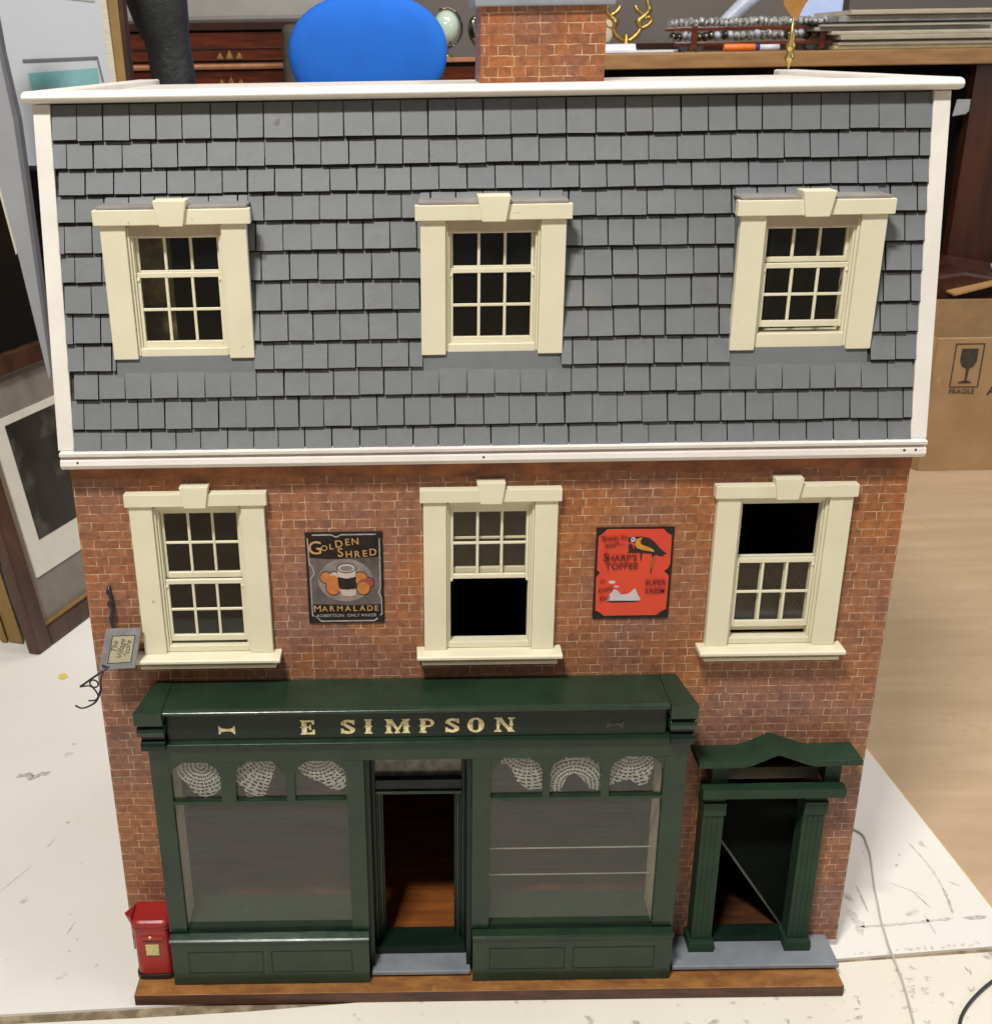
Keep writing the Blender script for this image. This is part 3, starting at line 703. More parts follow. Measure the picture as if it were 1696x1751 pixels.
po = MB(); po.xz([(.2500, .2585), (.2805, .2722), (.3170, .2590)], -.0012, -.0002, 'ink'); po.build('pediment_recess_shade', porch)  # flat black triangle painted in for the shade under the apex
n_ = len(ln)
ybk = -.0003
vt = []
for x, z in ln: vt += [(x, -.0350, z), (x, ybk, z - .0005), (x, ybk, z + .0045), (x, -.0350, z + .0065)]
fs = []
for i in range(n_ - 1):
    for k in range(4): fs.append((i * 4 + k, i * 4 + (k + 1) % 4, (i + 1) * 4 + (k + 1) % 4, (i + 1) * 4 + k))
fs += [(0, 1, 2, 3), tuple((n_ - 1) * 4 + k for k in range(4))]
pd.add(vt, fs, F); pd.build('pediment', porch, .0006)
# steps and base
MB().box(-.1208, -.0180, -.0470, -.0002, .0165, .0215, 'step_grey').build('step', H, .001)
MB().box(.1925, .3670, -.0450, -.0002, .0165, .0213, 'step_grey').build('step', H, .001)
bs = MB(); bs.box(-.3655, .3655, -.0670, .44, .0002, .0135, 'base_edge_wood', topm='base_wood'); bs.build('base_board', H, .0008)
# screw eyes on the right wall
se = MB()
for z in (.5096, .4975):
    pts = [(.380, -.004 + .03, z), (.3835, -.004 + .03, z)]
    ring = [(.3865 + .003 * math.cos(a), .026 + .0015 * math.sin(a), z + .0018 * math.sin(a)) for a in [math.pi + i * math.pi / 6 for i in range(12)]]
    se.tube(pts + ring[:], .0007, 'steel', 6)
se.build('screw_eye', H)

# ================================================================== lace curtains
def lace(labels, items, lab):
    T = thing('lace_curtain', lab, 'curtain', (items[0][0][0], -.0375, .280), 'crocheted lace curtains in the shop windows')
    for (cx, cz), poly in items:
        k_ = .984; cx = -.0702 + (cx + .0702) * k_; cz += .0095; poly = [(-.0702 + (x + .0702) * k_, z + .0095) for x, z in poly]
        mb = MB(); P = [(x, -.0375, z) for x, z in poly]
        mb.add(P, [tuple(range(len(P)))], 'lace')
        mb.build('lace_panel', T, origin=(cx, -.0375, cz))
def fan(cx, cz, pts): return [(cx + a, cz + b) for a, b in pts]
lace(None, [((-.284, .263), [(-.308, .276), (-.266, .276), (-.262, .262), (-.262, .240), (-.272, .230), (-.283, .2255), (-.292, .231), (-.299, .243), (-.311, .256)]),
            ((-.213, .276), [(-.246, .276), (-.205, .276), (-.212, .255), (-.222, .227), (-.240, .226), (-.243, .236), (-.250, .244), (-.250, .262)]),
            ((-.170, .276), [(-.190, .276), (-.155, .276), (-.141, .262), (-.138, .240), (-.147, .232), (-.156, .234), (-.166, .242), (-.180, .248), (-.190, .260)])],
     'white crocheted lace draped behind the left shop window lights')
lace(None, [((.040, .278), [(.008, .276), (.053, .276), (.0535, .230), (.040, .230), (.028, .240), (.022, .256), (.012, .262)]),
            ((.085, .234), [(.060, .276), (.1095, .276), (.1100, .228), (.101, .230), (.092, .243), (.084, .249), (.077, .243), (.072, .228), (.059, .227)]),
            ((.140, .276), [(.120, .276), (.160, .276), (.163, .256), (.158, .236), (.150, .233), (.140, .240), (.130, .238), (.118, .232)])],
     'white crocheted lace draped behind the right shop window lights')

# ================================================================== tin posters
def poster(name, lab, x0, x1, z0, z1, art):
    T = thing(name, lab, 'advertising sign', ((x0 + x1) / 2, 0, z0), 'enamelled tin adverts on the brick front')
    W_, H_ = x1 - x0, z1 - z0
    MB().box(x0, x1, -.0016, -.0002, z0, z1, 'tin_black').build('tin_plate', T, .0002)
    lay = [0]
    P = lambda u, v: (x0 + u * W_, z1 - v * H_)
    def poly(mb, uv, m, lv): 
        lay[0] += 1; y = -.0016 - .00006 * lv - .0000045 * lay[0]; mb.add([(P(u, v)[0], y, P(u, v)[1]) for u, v in uv], [tuple(range(len(uv)))], m)
    def ell(mb, u, v, ru, rv, m, lv, n=22): poly(mb, [(u + ru * math.cos(a), v + rv * math.sin(a)) for a in [2 * math.pi * i / n for i in range(n)]], m, lv)
    def line(mb, uv, wd, m, lv):
        for i in range(len(uv) - 1):
            a, b = Vector(uv[i]), Vector(uv[i + 1]); d = (b - a); 
            if d.length < 1e-6: continue
            d.normalize(); nn = Vector((-d.y, d.x)) * wd / 2; a2 = a - d * wd * .3; b2 = b + d * wd * .3
            poly(mb, [tuple(a2 + nn), tuple(b2 + nn), tuple(b2 - nn), tuple(a2 - nn)], m, lv + (i % 2) * .2)
    def txt(mb, s_, u, v, size, m, lv, rot=0, sx=1, shear=0):
        px, pz = P(u, v); c_, s2 = math.cos(rot), math.sin(rot)
        M = frame_mat((px, -.0030, pz), (c_, 0, s2), (-s2, 0, c_))
        M = M @ Matrix(((sx, shear, 0, 0), (0, 1, 0, 0), (0, 0, 1, 0), (0, 0, 0, 1)))
        text_polys(s_, size * H_, 0, M, mb, m, .010 if size > .07 else .002)
    art(T, poly, ell, line, txt)
def art1(T, poly, ell, line, txt):
    a = MB()
    poly(a, [(.03, .27), (.30, .29), (.97, .27), (.96, .79), (.60, .80), (.04, .78)], 'tin_grey', 1)
    ell(a, .50, .52, .36, .235, 'tin_pale', 2)
    ell(a, .52, .52, .24, .19, 'tin_grey', 2.5) if False else None
    bl = [(.06, .05), (.10, .025), (.34, .025), (.40, .05), (.47, .025), (.92, .025), (.955, .05), (.955, .60), (.93, .66), (.965, .72), (.965, .90), (.90, .955), (.86, .975), (.16, .975), (.11, .93), (.05, .91), (.045, .50), (.10, .44), (.07, .36), (.04, .34), (.03, .06), (.06, .05)]
    line(a, bl, .014, 'tin_line', 4)
    for u, v in ((.06, .04), (.935, .045), (.07, .945), (.945, .945)): ell(a, u, v, .035, .028, 'tin_black', 5)
    for u, v, r, m in ((.25, .485, .075, 'tin_orange'), (.36, .475, .06, 'jar_white'), (.33, .53, .085, 'tin_orange'), (.34, .60, .095, 'tin_orange'), (.70, .50, .085, 'tin_orange'), (.80, .55, .07, 'tin_plum'), (.74, .57, .08, 'tin_plum'), (.73, .61, .085, 'tin_orange')):
        ell(a, u, v, r + .01, (r + .01) * .8, 'tin_black', 6); ell(a, u, v, r, r * .8, m, 7)
    poly(a, [(.42, .62), (.64, .62), (.63, .685), (.55, .70), (.45, .685)], 'jar_white', 8)
    poly(a, [(.395, .38), (.645, .38), (.635, .60), (.52, .625), (.41, .60)], 'tin_black', 9)
    poly(a, [(.40, .385), (.64, .385), (.635, .48), (.52, .50), (.405, .48)], 'jar_white', 10)
    ell(a, .52, .385, .122, .055, 'tin_black', 11); ell(a, .52, .383, .112, .046, 'jar_white', 12); ell(a, .52, .388, .085, .030, 'tin_pale', 13)
    for k, (s_, u, v, z, r) in enumerate((('G', .125, .165, .20, 0), ('O', .245, .165, .085, .1), ('L', .335, .150, .085, .1), ('D', .435, .122, .11, .1), ('E', .545, .105, .10, .08), ('N', .645, .098, .10, .05))): txt(a, s_, u, v, z, 'tin_gold', 8, r)
    for s_, u, v, z in (('S', .45, .215, .135), ('H', .56, .235, .10), ('R', .665, .235, .10), ('E', .765, .230, .10), ('D', .87, .215, .105)): txt(a, s_, u, v, z, 'tin_gold', 8, .06)
    for s_, u, v, z in zip('MARMALADE', (.12, .215, .31, .415, .52, .615, .71, .81, .895), (.832,) * 9, (.105,) + (.085,) * 8): txt(a, s_, u, v, z, 'tin_gold', 8, 0)
    txt(a, 'ROBERTSON  ONLY MAKER', .50, .908, .046, 'tin_line', 8, 0, 1.05)
    a.build('printed_artwork', T)
poster('marmalade_sign', 'dark tin sign with jar of marmalade, reading Golden Shred', -.1712, -.0992, .4070, .5010, art1)
def art2(T, poly, ell, line, txt):
    a = MB()
    poly(a, [(.14, .015), (.86, .02), (.90, .055), (.97, .09), (.975, .40), (.955, .445), (.90, .475), (.95, .51), (.97, .53), (.965, .90), (.91, .92), (.84, .965), (.15, .965), (.10, .93), (.035, .905), (.025, .53), (.06, .50), (.065, .48), (.03, .455), (.03, .09), (.09, .055)], 'poster_red', 1)
    txt(a, '"Speaks for', .225, .105, .075, 'poster_ink', 3, .05, .8, .35); txt(a, 'itself"—', .24, .180, .075, 'poster_ink', 3, .06, .8, .35)
    txt(a, "S", .135, .315, .125, 'poster_ink', 3); txt(a, "HARP'S", .345, .325, .092, 'poster_ink', 3.1, 0, 1.02); txt(a, "TOFFEE", .345, .415, .098, 'poster_ink', 3.2, 0, 1.0)
    txt(a, 'SUPER', .800, .600, .084, 'poster_ink', 3, 0, .88); txt(a, 'KREEM', .800, .690, .084, 'poster_ink', 3, 0, .78)
    txt(a, 'or', .11, .575, .07, 'poster_ink', 3, .2, .9, .35); txt(a, 'Kreemy', .155, .665, .075, 'poster_ink', 3, .25, .62, .35); txt(a, 'Knut', .145, .760, .085, 'poster_ink', 3, .15, .62, .35)
    for t in (0, .0035):
        pass
    # white sea and clouds
    ell(a, .235, .590, .045, .018, 'poster_white', 3); ell(a, .295, .640, .035, .010, 'poster_white', 3)
    poly(a, [(.17, .795), (.20, .74), (.26, .67), (.31, .68), (.36, .73), (.46, .72), (.54, .66), (.58, .73), (.62, .78), (.60, .80)], 'poster_white', 3)
    poly(a, [(.17, .80), (.62, .80), (.57, .815), (.25, .818)], 'poster_black', 4)
    # perched macaw
    b = 'poster_black'
    poly(a, [(.42, .13), (.44, .105), (.52, .098), (.60, .10), (.68, .115), (.76, .16), (.82, .22), (.88, .26), (.93, .29), (.87, .295), (.89, .315), (.82, .31), (.74, .275), (.60, .265), (.50, .27), (.46, .255), (.50, .21), (.50, .17)], b, 6)
    poly(a, [(.52, .12), (.60, .105), (.57, .14), (.58, .18), (.66, .205), (.74, .235), (.76, .265), (.62, .245), (.53, .22), (.50, .18)], 'parrot_yellow', 7)
    ell(a, .475, .128, .030, .026, 'poster_white', 8); ell(a, .472, .126, .010, .009, b, 9)
    poly(a, [(.42, .105), (.445, .10), (.445, .14), (.43, .165), (.41, .14)], b, 8)
    poly(a, [(.42, .185), (.45, .17), (.48, .20), (.47, .25), (.44, .255), (.42, .225)], b, 8)
    line(a, [(.42, .262), (.62, .268), (.80, .285)], .014, b, 6)
    poly(a, [(.575, .27), (.605, .27), (.60, .34), (.592, .37), (.583, .34)], b, 6)
    poly(a, [(.72, .27), (.775, .29), (.77, .36), (.745, .44), (.735, .50), (.722, .50), (.728, .42), (.745, .35)], b, 6)
    poly(a, [(.755, .31), (.770, .31), (.760, .37), (.738, .44), (.728, .44), (.75, .36)], 'parrot_yellow', 7)
    a.build('printed_artwork', T)
poster('toffee_sign', "bright red tin sign with a parrot, reading Sharp's Toffee", .0985, .1705, .4075, .5016, art2)

# ================================================================== shop lettering on the fascia (part of fascia)
def letters():
    mb = MB(); Y0, Y1 = -.0460, -.0454
    Hh = .0156; zb = .3118
    cnt = [0]
    def yy_(): cnt[0] += 1; return Y0 - .000012 * (cnt[0] % 9)
    def R(x0, x1, z0, z1): mb.box(x0, x1, yy_(), Y1, z0, z1, 'gold_leaf')
    def Pl(pts): mb.xz(pts, yy_(), Y1, 'gold_leaf')
    def arc(cx, cz, rx, rz, a0, a1, t0, t1, n=12):
        for i in range(n):
            q0 = a0 + (a1 - a0) * i / n; q1 = a0 + (a1 - a0) * (i + 1) / n
            th = lambda q: t0 + (t1 - t0) * abs(math.cos(q))
            o = [(cx + rx * math.cos(q), cz + rz * math.sin(q)) for q in (q0, q1)]
            ii = [(cx + (rx - th(q)) * math.cos(q), cz + (rz - min(th(q), t0)) * math.sin(q)) for q in (q0, q1)]
            Pl([o[0], o[1], ii[1], ii[0]])
    def serif(xc, z, w_, up):
        h = .0022; s = 1 if up else -1
        Pl([(xc - w_ / 2, z), (xc + w_ / 2, z), (xc + w_ / 2 - .0008, z + s * h * .5), (xc + w_ * .27, z + s * h), (xc - w_ * .27, z + s * h), (xc - w_ / 2 + .0008, z + s * h * .5)])
    def stem(xc, w_, sw):
        R(xc - w_ / 2, xc + w_ / 2, zb + .0015, zb + Hh - .0015); serif(xc, zb, sw, True); serif(xc, zb + Hh, sw, False)
        Pl([(xc - w_ * .9, zb + Hh * .5), (xc, zb + Hh * .62), (xc + w_ * .9, zb + Hh * .5), (xc, zb + Hh * .38)])
    # E
    x = -.1820
    stem(x + .0042, .0048, .0080); R(x + .004, x + .0135, zb + Hh - .0020, zb + Hh); R(x + .004, x + .0135, zb, zb + .0020)
    Pl([(x + .0142, zb), (x + .0142, zb + .0052), (x + .0122, zb + .0046), (x + .0112, zb + .0018)]); Pl([(x + .0138, zb + Hh), (x + .0138, zb + Hh - .005), (x + .0120, zb + Hh - .0045), (x + .011, zb + Hh - .0018)])
    R(x + .004, x + .0098, zb + .0070, zb + .0087); R(x + .0090, x + .0108, zb + .0050, zb + .0107)
    def Sl(x, w_=.0135):
        cx = x + w_ / 2; r = Hh / 4 + .0005
        arc(cx, zb + Hh - r, w_ / 2, r, math.radians(20), math.radians(200), .0026, .0050)
        arc(cx, zb + r, w_ / 2, r, math.radians(-160), math.radians(20), .0026, .0050)
        Pl([(x + .0002, zb + Hh * .70), (x + .0042, zb + Hh * .76), (x + w_ - .0002, zb + Hh * .36), (x + w_ - .0038, zb + Hh * .26)])
        Pl([(x + w_ - .0004, zb + Hh), (x + w_ - .0004, zb + Hh - .0056), (x + w_ - .0026, zb + Hh - .0050), (x + w_ - .0036, zb + Hh - .0012)])
        Pl([(x + .0002, zb), (x + .0002, zb + .0058), (x + .0024, zb + .0052), (x + .0036, zb + .0014)])
    Sl(-.1428)
    stem(-.1165, .0048, .0080)
    # M
    x = -.1010; stem(x + .0040, .0040, .0080); stem(x + .0205, .0048, .0082)
    Pl([(x + .0022, zb + Hh), (x + .0068, zb + Hh), (x + .0135, zb + .0045), (x + .0118, zb + .0010), (x + .0105, zb + .0045)])
    Pl([(x + .0205, zb + Hh), (x + .0183, zb + Hh), (x + .0118, zb + .0040), (x + .0128, zb + .0015)]); serif(x + .0122, zb, .0060, True)
    # P
    x = -.0685; stem(x + .0042, .0048, .0080)
    arc(x + .0078, zb + Hh * .70, .0072, Hh * .30, math.radians(-90), math.radians(90), .0020, .0036)
    R(x + .004, x + .0080, zb + Hh - .0020, zb + Hh); R(x + .004, x + .0080, zb + Hh * .40, zb + Hh * .40 + .0020)
    Sl(-.0430)
    x = -.0218; arc(x + .0080, zb + Hh / 2, .0080, Hh / 2 + .0003, 0, 2 * math.pi, .0020, .0054, 28)
    x = .0035; stem(x + .0040, .0026, .0078); stem(x + .0165, .0026, .0072)
    Pl([(x + .0015, zb + Hh), (x + .0068, zb + Hh), (x + .0180, zb + .0005), (x + .0150, zb)])
    # small bow tie ornaments
    big = mb
    for cx, m in ((-.2502, 'gold_leaf'), (.1175, 'faded_gold')):
        z = .3178; mb = MB()
        for s_ in (-1, 1):
            mb.xz([(cx, z - .0012), (cx, z + .0012), (cx + s_ * .0052, z + .0020), (cx + s_ * .0068, z + .0045), (cx + s_ * .0078, z + .0042), (cx + s_ * .0078, z - .0042), (cx + s_ * .0068, z - .0045), (cx + s_ * .0052, z - .0020)], Y0, Y1, m)
        mb.build('gilt_ornament', fas)
    mb = big
    letters_mb = mb; mb.v = [(-.0702 + (x_ + .0702) * .990, y_, z_) for x_, y_, z_ in mb.v]
    mb.build('gilt_lettering', fas)
letters()

# ================================================================== post box
pb = thing('post_box', 'small red toy post box beside the left corner of the shopfront', 'post box', (-.3480, -.0330, .0137))
cx, cy = -.3470, -.0290
def dshape(w_, d, z0, z1, mb, m, w2=None, d2=None, cap=True, cyo=0):
    w2 = w2 or w_; d2 = d2 or d; N = 18; lo = []; hi = []
    for (L, ww, dd, z) in ((lo, w_, d, z0), (hi, w2, d2, z1)):
        L.append((cx + ww, cy + .016, z)); 
        for k in range(N + 1):
            q = -math.pi * k / N; L.append((cx + ww * math.copysign(abs(math.cos(q)) ** .34, math.cos(q)), cy + dd * -abs(math.sin(q)) ** .5 + cyo, z))
        L.append((cx - ww, cy + .016, z))
    n = len(lo); fs = [(i, (i + 1) % n, n + (i + 1) % n, n + i) for i in range(n)] + [tuple(range(n))[::-1], tuple(range(n, 2 * n))]
    mb.add(lo + hi, fs, m)
b = MB(); dshape(.0190, .0150, .0200, .0790, b, 'postbox_red'); b.build('body', pb, .0008)
b = MB(); dshape(.0205, .0165, .0790, .0805, b, 'postbox_red'); dshape(.0198, .0158, .0805, .0845, b, 'postbox_red', .0208, .0168); dshape(.0208, .0168, .0845, .0870, b, 'postbox_red', .0205, .0165); dshape(.0203, .0163, .0870, .0890, b, 'postbox_red', .0175, .0135)
b.add([(cx - .020, cy + .012, .0825), (cx - .020, cy - .012, .0825), (cx - .031, cy + .004, .0840), (cx - .020, cy + .012, .0890), (cx - .020, cy - .010, .0890)], [(0, 1, 2), (3, 2, 4), (1, 4, 2), (0, 2, 3)], 'postbox_red')
b.build('cap', pb, .0008)
b = MB(); dshape(.0205, .0165, .0138, .0200, b, 'postbox_black'); b.build('plinth', pb, .0008)
MB().box(cx - .0110, cx + .0125, cy - .0162, cy - .0130, .0640, .0700, 'postbox_red').box(cx - .0090, cx + .0110, cy - .0166, cy - .0160, .0640, .0655, 'ink').build('slot', pb, .0003)
MB().box(cx - .0066, cx + .0068, cy - .0163, cy - .0140, .0460, .0592, 'label_yellow').build('notice_plate', pb, .0002)
MB().ellipsoid((cx - .0010, cy - .0165, .0695), .0018, .0010, .0020, 'label_yellow', 10, 8).build('lock', pb)

# ================================================================== hanging sign on bracket
hs = thing('hanging_sign', 'grey hanging sign on a broken black scroll bracket, reading The Village Store', 'sign', (-.357, 0, .43))
A, B_, C_, D_ = Vector((-.3618, -.012, .4100)), Vector((-.3285, -.012, .4107)), Vector((-.3341, -.030, .3775)), Vector((-.3686, -.030, .3755))
nrm = (B_ - A).cross(D_ - A).normalized()
if nrm.y > 0: nrm = -nrm
pt = lambda u, v, h=0: (A * (1 - u) + B_ * u) * (1 - v) + (D_ * (1 - u) + C_ * u) * v + nrm * h
m_ = MB(); m_.prism([pt(0, 0), pt(1, 0), pt(1, 1), pt(0, 1)], nrm * .0016, 'sign_grey'); m_.build('sign_board', hs, .0002)
m_ = MB(); m_.add([pt(.21, .18, .00170), pt(.87, .18, .00170), pt(.87, .86, .00170), pt(.21, .86, .00170)], [(0, 1, 2, 3)], 'ink'); m_.add([pt(.235, .20, .0018), pt(.845, .20, .0018), pt(.845, .84, .0018), pt(.235, .84, .0018)], [(0, 1, 2, 3)], 'sign_cream')
exx = (pt(0, 0) - pt(0, 1)).normalized(); eyy = -(pt(1, 0) - pt(0, 0)); eyy = (eyy - exx * eyy.dot(exx)).normalized()
for s_, u, v, sz in (('The', .34, .44, .0075), ('Village', .53, .50, .0078), ('Store', .71, .50, .0075)):
    M = frame_mat(pt(u, v, .0019), exx, eyy) @ Matrix(((.95, .2, 0, 0), (0, 1, 0, 0), (0, 0, 1, 0), (0, 0, 0, 1)))
    text_polys(s_, sz, 0, M, m_, 'ink', .004)
m_.build('sign_lettering', hs)
m_ = MB()
m_.curve([(-.3575, -.001, .4500), (-.3580, -.004, .4440), (-.3560, -.003, .4380), (-.3580, -.005, .4320), (-.3560, -.004, .4260), (-.3575, -.007, .4180), (-.3560, -.011, .4095)], [.0012, .0026, .0016, .0026, .0018, .0022, .0012], 'iron_black', 8)
q = lambda x, z, y=-.045: (x, y, z)
def px(u, v):  # sketch on the plane y=-.045 from measured offsets
    return (-.3560 + (u - 185) * .000590 + (v - 1143) * .00005, -.042, .3845 - (v - 1143) * .00061)
m_.build('wall_hook', hs); m_ = MB()
m_.tube([px(186, 1141), px(160, 1158), px(134, 1175)], .0011, 'iron_black', 8)
m_.curve([px(134, 1175), px(150, 1174), px(157, 1183), px(159, 1192), px(153, 1199), px(142, 1200)], .0008, 'iron_black', 8)
m_.curve([px(176, 1150), px(169, 1163), px(166, 1180), px(160, 1192), px(152, 1203), px(140, 1210), px(128, 1213), px(119, 1208)], [.0006, .0008, .0011, .0012, .001, .0009, .0008, .0009], 'iron_black', 8)
m_.tube([px(157 + 6.5 * math.cos(a), 1170 + 6.5 * math.sin(a)) for a in [i * math.pi / 8 for i in range(17)]], .0008, 'iron_black', 8)
m_.tube([px(160, 1190), px(166, 1178), px(168, 1168)], .0007, 'iron_black', 6)
m_.tube([(-.3650, -.029, .3800), px(184, 1142)], .0010, 'iron_black', 6)
m_.build('scroll_bracket', hs)

# ================================================================== cables and bits
cb = MB(); cb.curve([(.44, .24, .003), (.462, .215, .003), (.4742, .2018, .002), (.4809, .1901, .002), (.4790, .172, .002), (.4762, .1545, .002), (.4670, .122, .002), (.4583, .0922, .002), (.4525, .067, .002), (.4467, .0441, .002), (.4425, .02, .002), (.4389, -.0009, .002), (.4347, -.0432, .002), (.4292, -.0751, .002), (.4224, -.1062, .002), (.41, -.16, .002), (.42, -.3, .002)], .0012, 'cable_white', 8)
tag(cb.build('cable'), 'thin off white flex lying on the white boards right of the dolls house', 'cable')
cb = MB(); cb.curve([(.70, .02, .003), (.60, -.018, .003), (.5570, -.034, .003), (.526, -.0524, .003), (.5023, -.0696, .003), (.4816, -.0886, .003), (.4671, -.108, .003), (.46, -.13, .003), (.46, -.2, .003)], .0017, 'cable_dark', 8)
tag(cb.build('cable'), 'short black cable crossing the bottom right corner of the boards', 'cable')
yb_ = MB(); yb_.prism([(-.6386, .6170, .0005), (-.6290, .6230, .0005), (-.6202, .6110, .0005), (-.6260, .6030, .0005), (-.6340, .6060, .0005)], (0, 0, .0008), 'yellow_bit')
tag(yb_.build('paper_scrap'), 'tiny yellow scrap lying on the white board near the picture frames', 'scrap')
gf = thing('gilt_finial', 'gilt finial with flat amber top at the right back corner of the roof', 'ornament', (.372, .448, .8862))
m_ = MB(); X, Y = .372, .448
m_.lathe([(.0005, 0), (.0015, .006), (.0045, .010), (.0060, .014), (.0030, .018), (.0050, .022), (.0062, .026), (.0030, .031), (.0042, .036), (.0018, .041), (.0012, .060)], (X, Y, .8862), 'brass', 14); m_.build('stem', gf)
m_ = MB(); m_.xz([(X - .0025, .942), (X + .0045, .940), (X + .012, .956), (X + .020, .966), (X + .028, .990), (X + .020, 1.03), (X - .015, 1.03), (X - .022, .985), (X - .015, .972), (X - .013, .955)], Y - .0015, Y + .0015, 'amber_glass'); m_.build('amber_plate', gf, .0005)

# ================================================================== leaning pictures on the left
def lean(C0, e1, tilt):
    e1 = Vector(e1).normalized(); mm = Vector((e1.y, -e1.x, 0)).normalized(); a = math.radians(tilt)
    u = Vector((0, 0, 1)) * math.cos(a) - mm * math.sin(a); n = mm * math.cos(a) + Vector((0, 0, 1)) * math.sin(a)
    C0 = Vector(C0)
    return lambda a_, b_, h=0: C0 + e1 * a_ + u * b_ + n * h
def slab(mb, F_, a0, a1, b0, b1, h0, h1, m):
    P_ = [F_(a0, b0, h0), F_(a1, b0, h0), F_(a1, b1, h0), F_(a0, b1, h0)]; d = F_(0, 0, h1) - F_(0, 0, h0); mb.prism(P_, d, m)
LF = 'framed pictures leaning left of the dolls house'
t = thing('framed_picture', 'dark print with wide white mount in a dark brown frame leaning on the floor', 'picture', (-.6964, .6852, 0), LF)
Fp = lean((-.6964, .6852, .001), (.338, .941, 0), 10)
Wd, Ht = .46, .475
m_ = MB()
slab(m_, Fp, 0, .036, .0, Ht, -.012, .010, 'frame_brown'); slab(m_, Fp, Wd - .036, Wd, 0, Ht, -.012, .010, 'frame_brown'); slab(m_, Fp, .0362, Wd - .0362, 0, .034, -.012, .0098, 'frame_brown'); slab(m_, Fp, .0362, Wd - .0362, Ht - .034, Ht, -.012, .0098, 'frame_brown')
m_.build('frame', t, .003)
m_ = MB(); slab(m_, Fp, .0364, .0400, .0344, Ht - .0344, -.001, .0070, 'frame_gold'); slab(m_, Fp, .0402, Wd - .0402, .0344, .0380, -.001, .0070, 'frame_gold'); m_.build('gilt_slip', t)
m_ = MB(); slab(m_, Fp, .030, Wd - .030, .030, Ht - .030, -.010, -.002, 'mount_grey'); m_.build('mount', t)
m_ = MB(); slab(m_, Fp, .057, .390, .112, .379, -.0019, .0005, 'mount_white'); m_.build('inner_mount', t)
m_ = MB(); slab(m_, Fp, .087, .350, .168, .366, .0006, .0010, 'print_dark'); m_.build('print', t)
m_ = MB(); slab(m_, Fp, .145, .230, .235, .325, .0011, .0013, 'mount_grey'); 
t = thing('framed_picture', 'gold wooden frame standing behind the dark brown one at the far left', 'picture', (-.80, .73, 0), LF)
Fg = lean((-.7560, .7330, .001), (-.93, .30, 0), -8)
m_ = MB()
FF = lambda a_, b_, h=0: Vector((-.7240 - a_ * .96, .7190 + a_ * .28 + h * .9, .001)) + Vector((-.17 * b_, .05 * b_, b_ * .985)) + Vector((-.28 * h, 0, 0))
for (a0, a1, h0, h1) in ((0, .030, 0, .02), (.031, .045, -.004, .018), (.046, .10, .002, .02)):
    m_.prism([FF(a0, 0, h0), FF(a1, 0, h0), FF(a1, .56, h0), FF(a0, .56, h0)], FF(0, 0, h1) - FF(0, 0, h0), 'frame_gold')
m_.build('frame', t, .004)
# big pale picture with gold frame (top left)
t = thing('framed_picture', 'large picture with pale mount and teal print in a gold frame, tallest leaning picture', 'picture', (-.75, 1.2, 0), LF)
Y0 = 1.2
def BP(x, z, h=0): return Vector((x, Y0 - h + (z - .9) * .10, z))
m_ = MB(); m_.prism([BP(-.610, 1.35), BP(-.575, 1.35), BP(-.5600, .88), BP(-.5450, .40), BP(-.5700, .40), BP(-.5860, .88)], (0, .03, 0), 'frame_gold'); m_.prism([BP(-.5845, 1.35, .001), BP(-.5745, 1.35, .001), BP(-.5440, .40, .001), BP(-.5540, .40, .001)], (0, .028, 0), 'frame_brown')
m_.build('frame', t, .002)
m_ = MB(); m_.prism([BP(-.6210, 1.35), BP(-.6100, 1.35), BP(-.5862, .88), BP(-.5702, .40), BP(-.5802, .40), BP(-.5972, .88)], (0, .02, 0), 'paper_cream'); m_.build('gilt_slip', t)
m_ = MB(); m_.prism([BP(-1.25, 1.35), BP(-.6211, 1.35), BP(-.5973, .88), BP(-.5803, .40), BP(-1.25, .40)], (0, .01, 0), 'mount_pale'); m_.build('mount', t)
m_ = MB(); m_.prism([BP(-1.25, 1.01, .002), BP(-.70, 1.010, .002), BP(-.612, 1.000, .002), BP(-.613, 1.012, .002), BP(-.70, 1.022, .002), BP(-1.25, 1.02, .002)], (0, .001, 0), 'paper_grey'); m_.build('mount_edge', t)
m_ = MB()
m_.prism([BP(-.7480, .9090, .002), BP(-.6180, .9120, .002), BP(-.6180, .9070, .002), BP(-.7480, .9035, .002)], (0, .001, 0), 'line_grey')
m_.prism([BP(-.6180, .9120, .002), BP(-.6150, .9120, .002), BP(-.6080, .8700, .002), BP(-.6110, .8700, .002)], (0, .001, 0), 'line_grey')
m_.prism([BP(-.7400, .8860, .002), BP(-.6180, .8930, .002), BP(-.6150, .8400, .002), BP(-.7350, .8400, .002)], (0, .001, 0), 'print_teal')
m_.build('print', t)
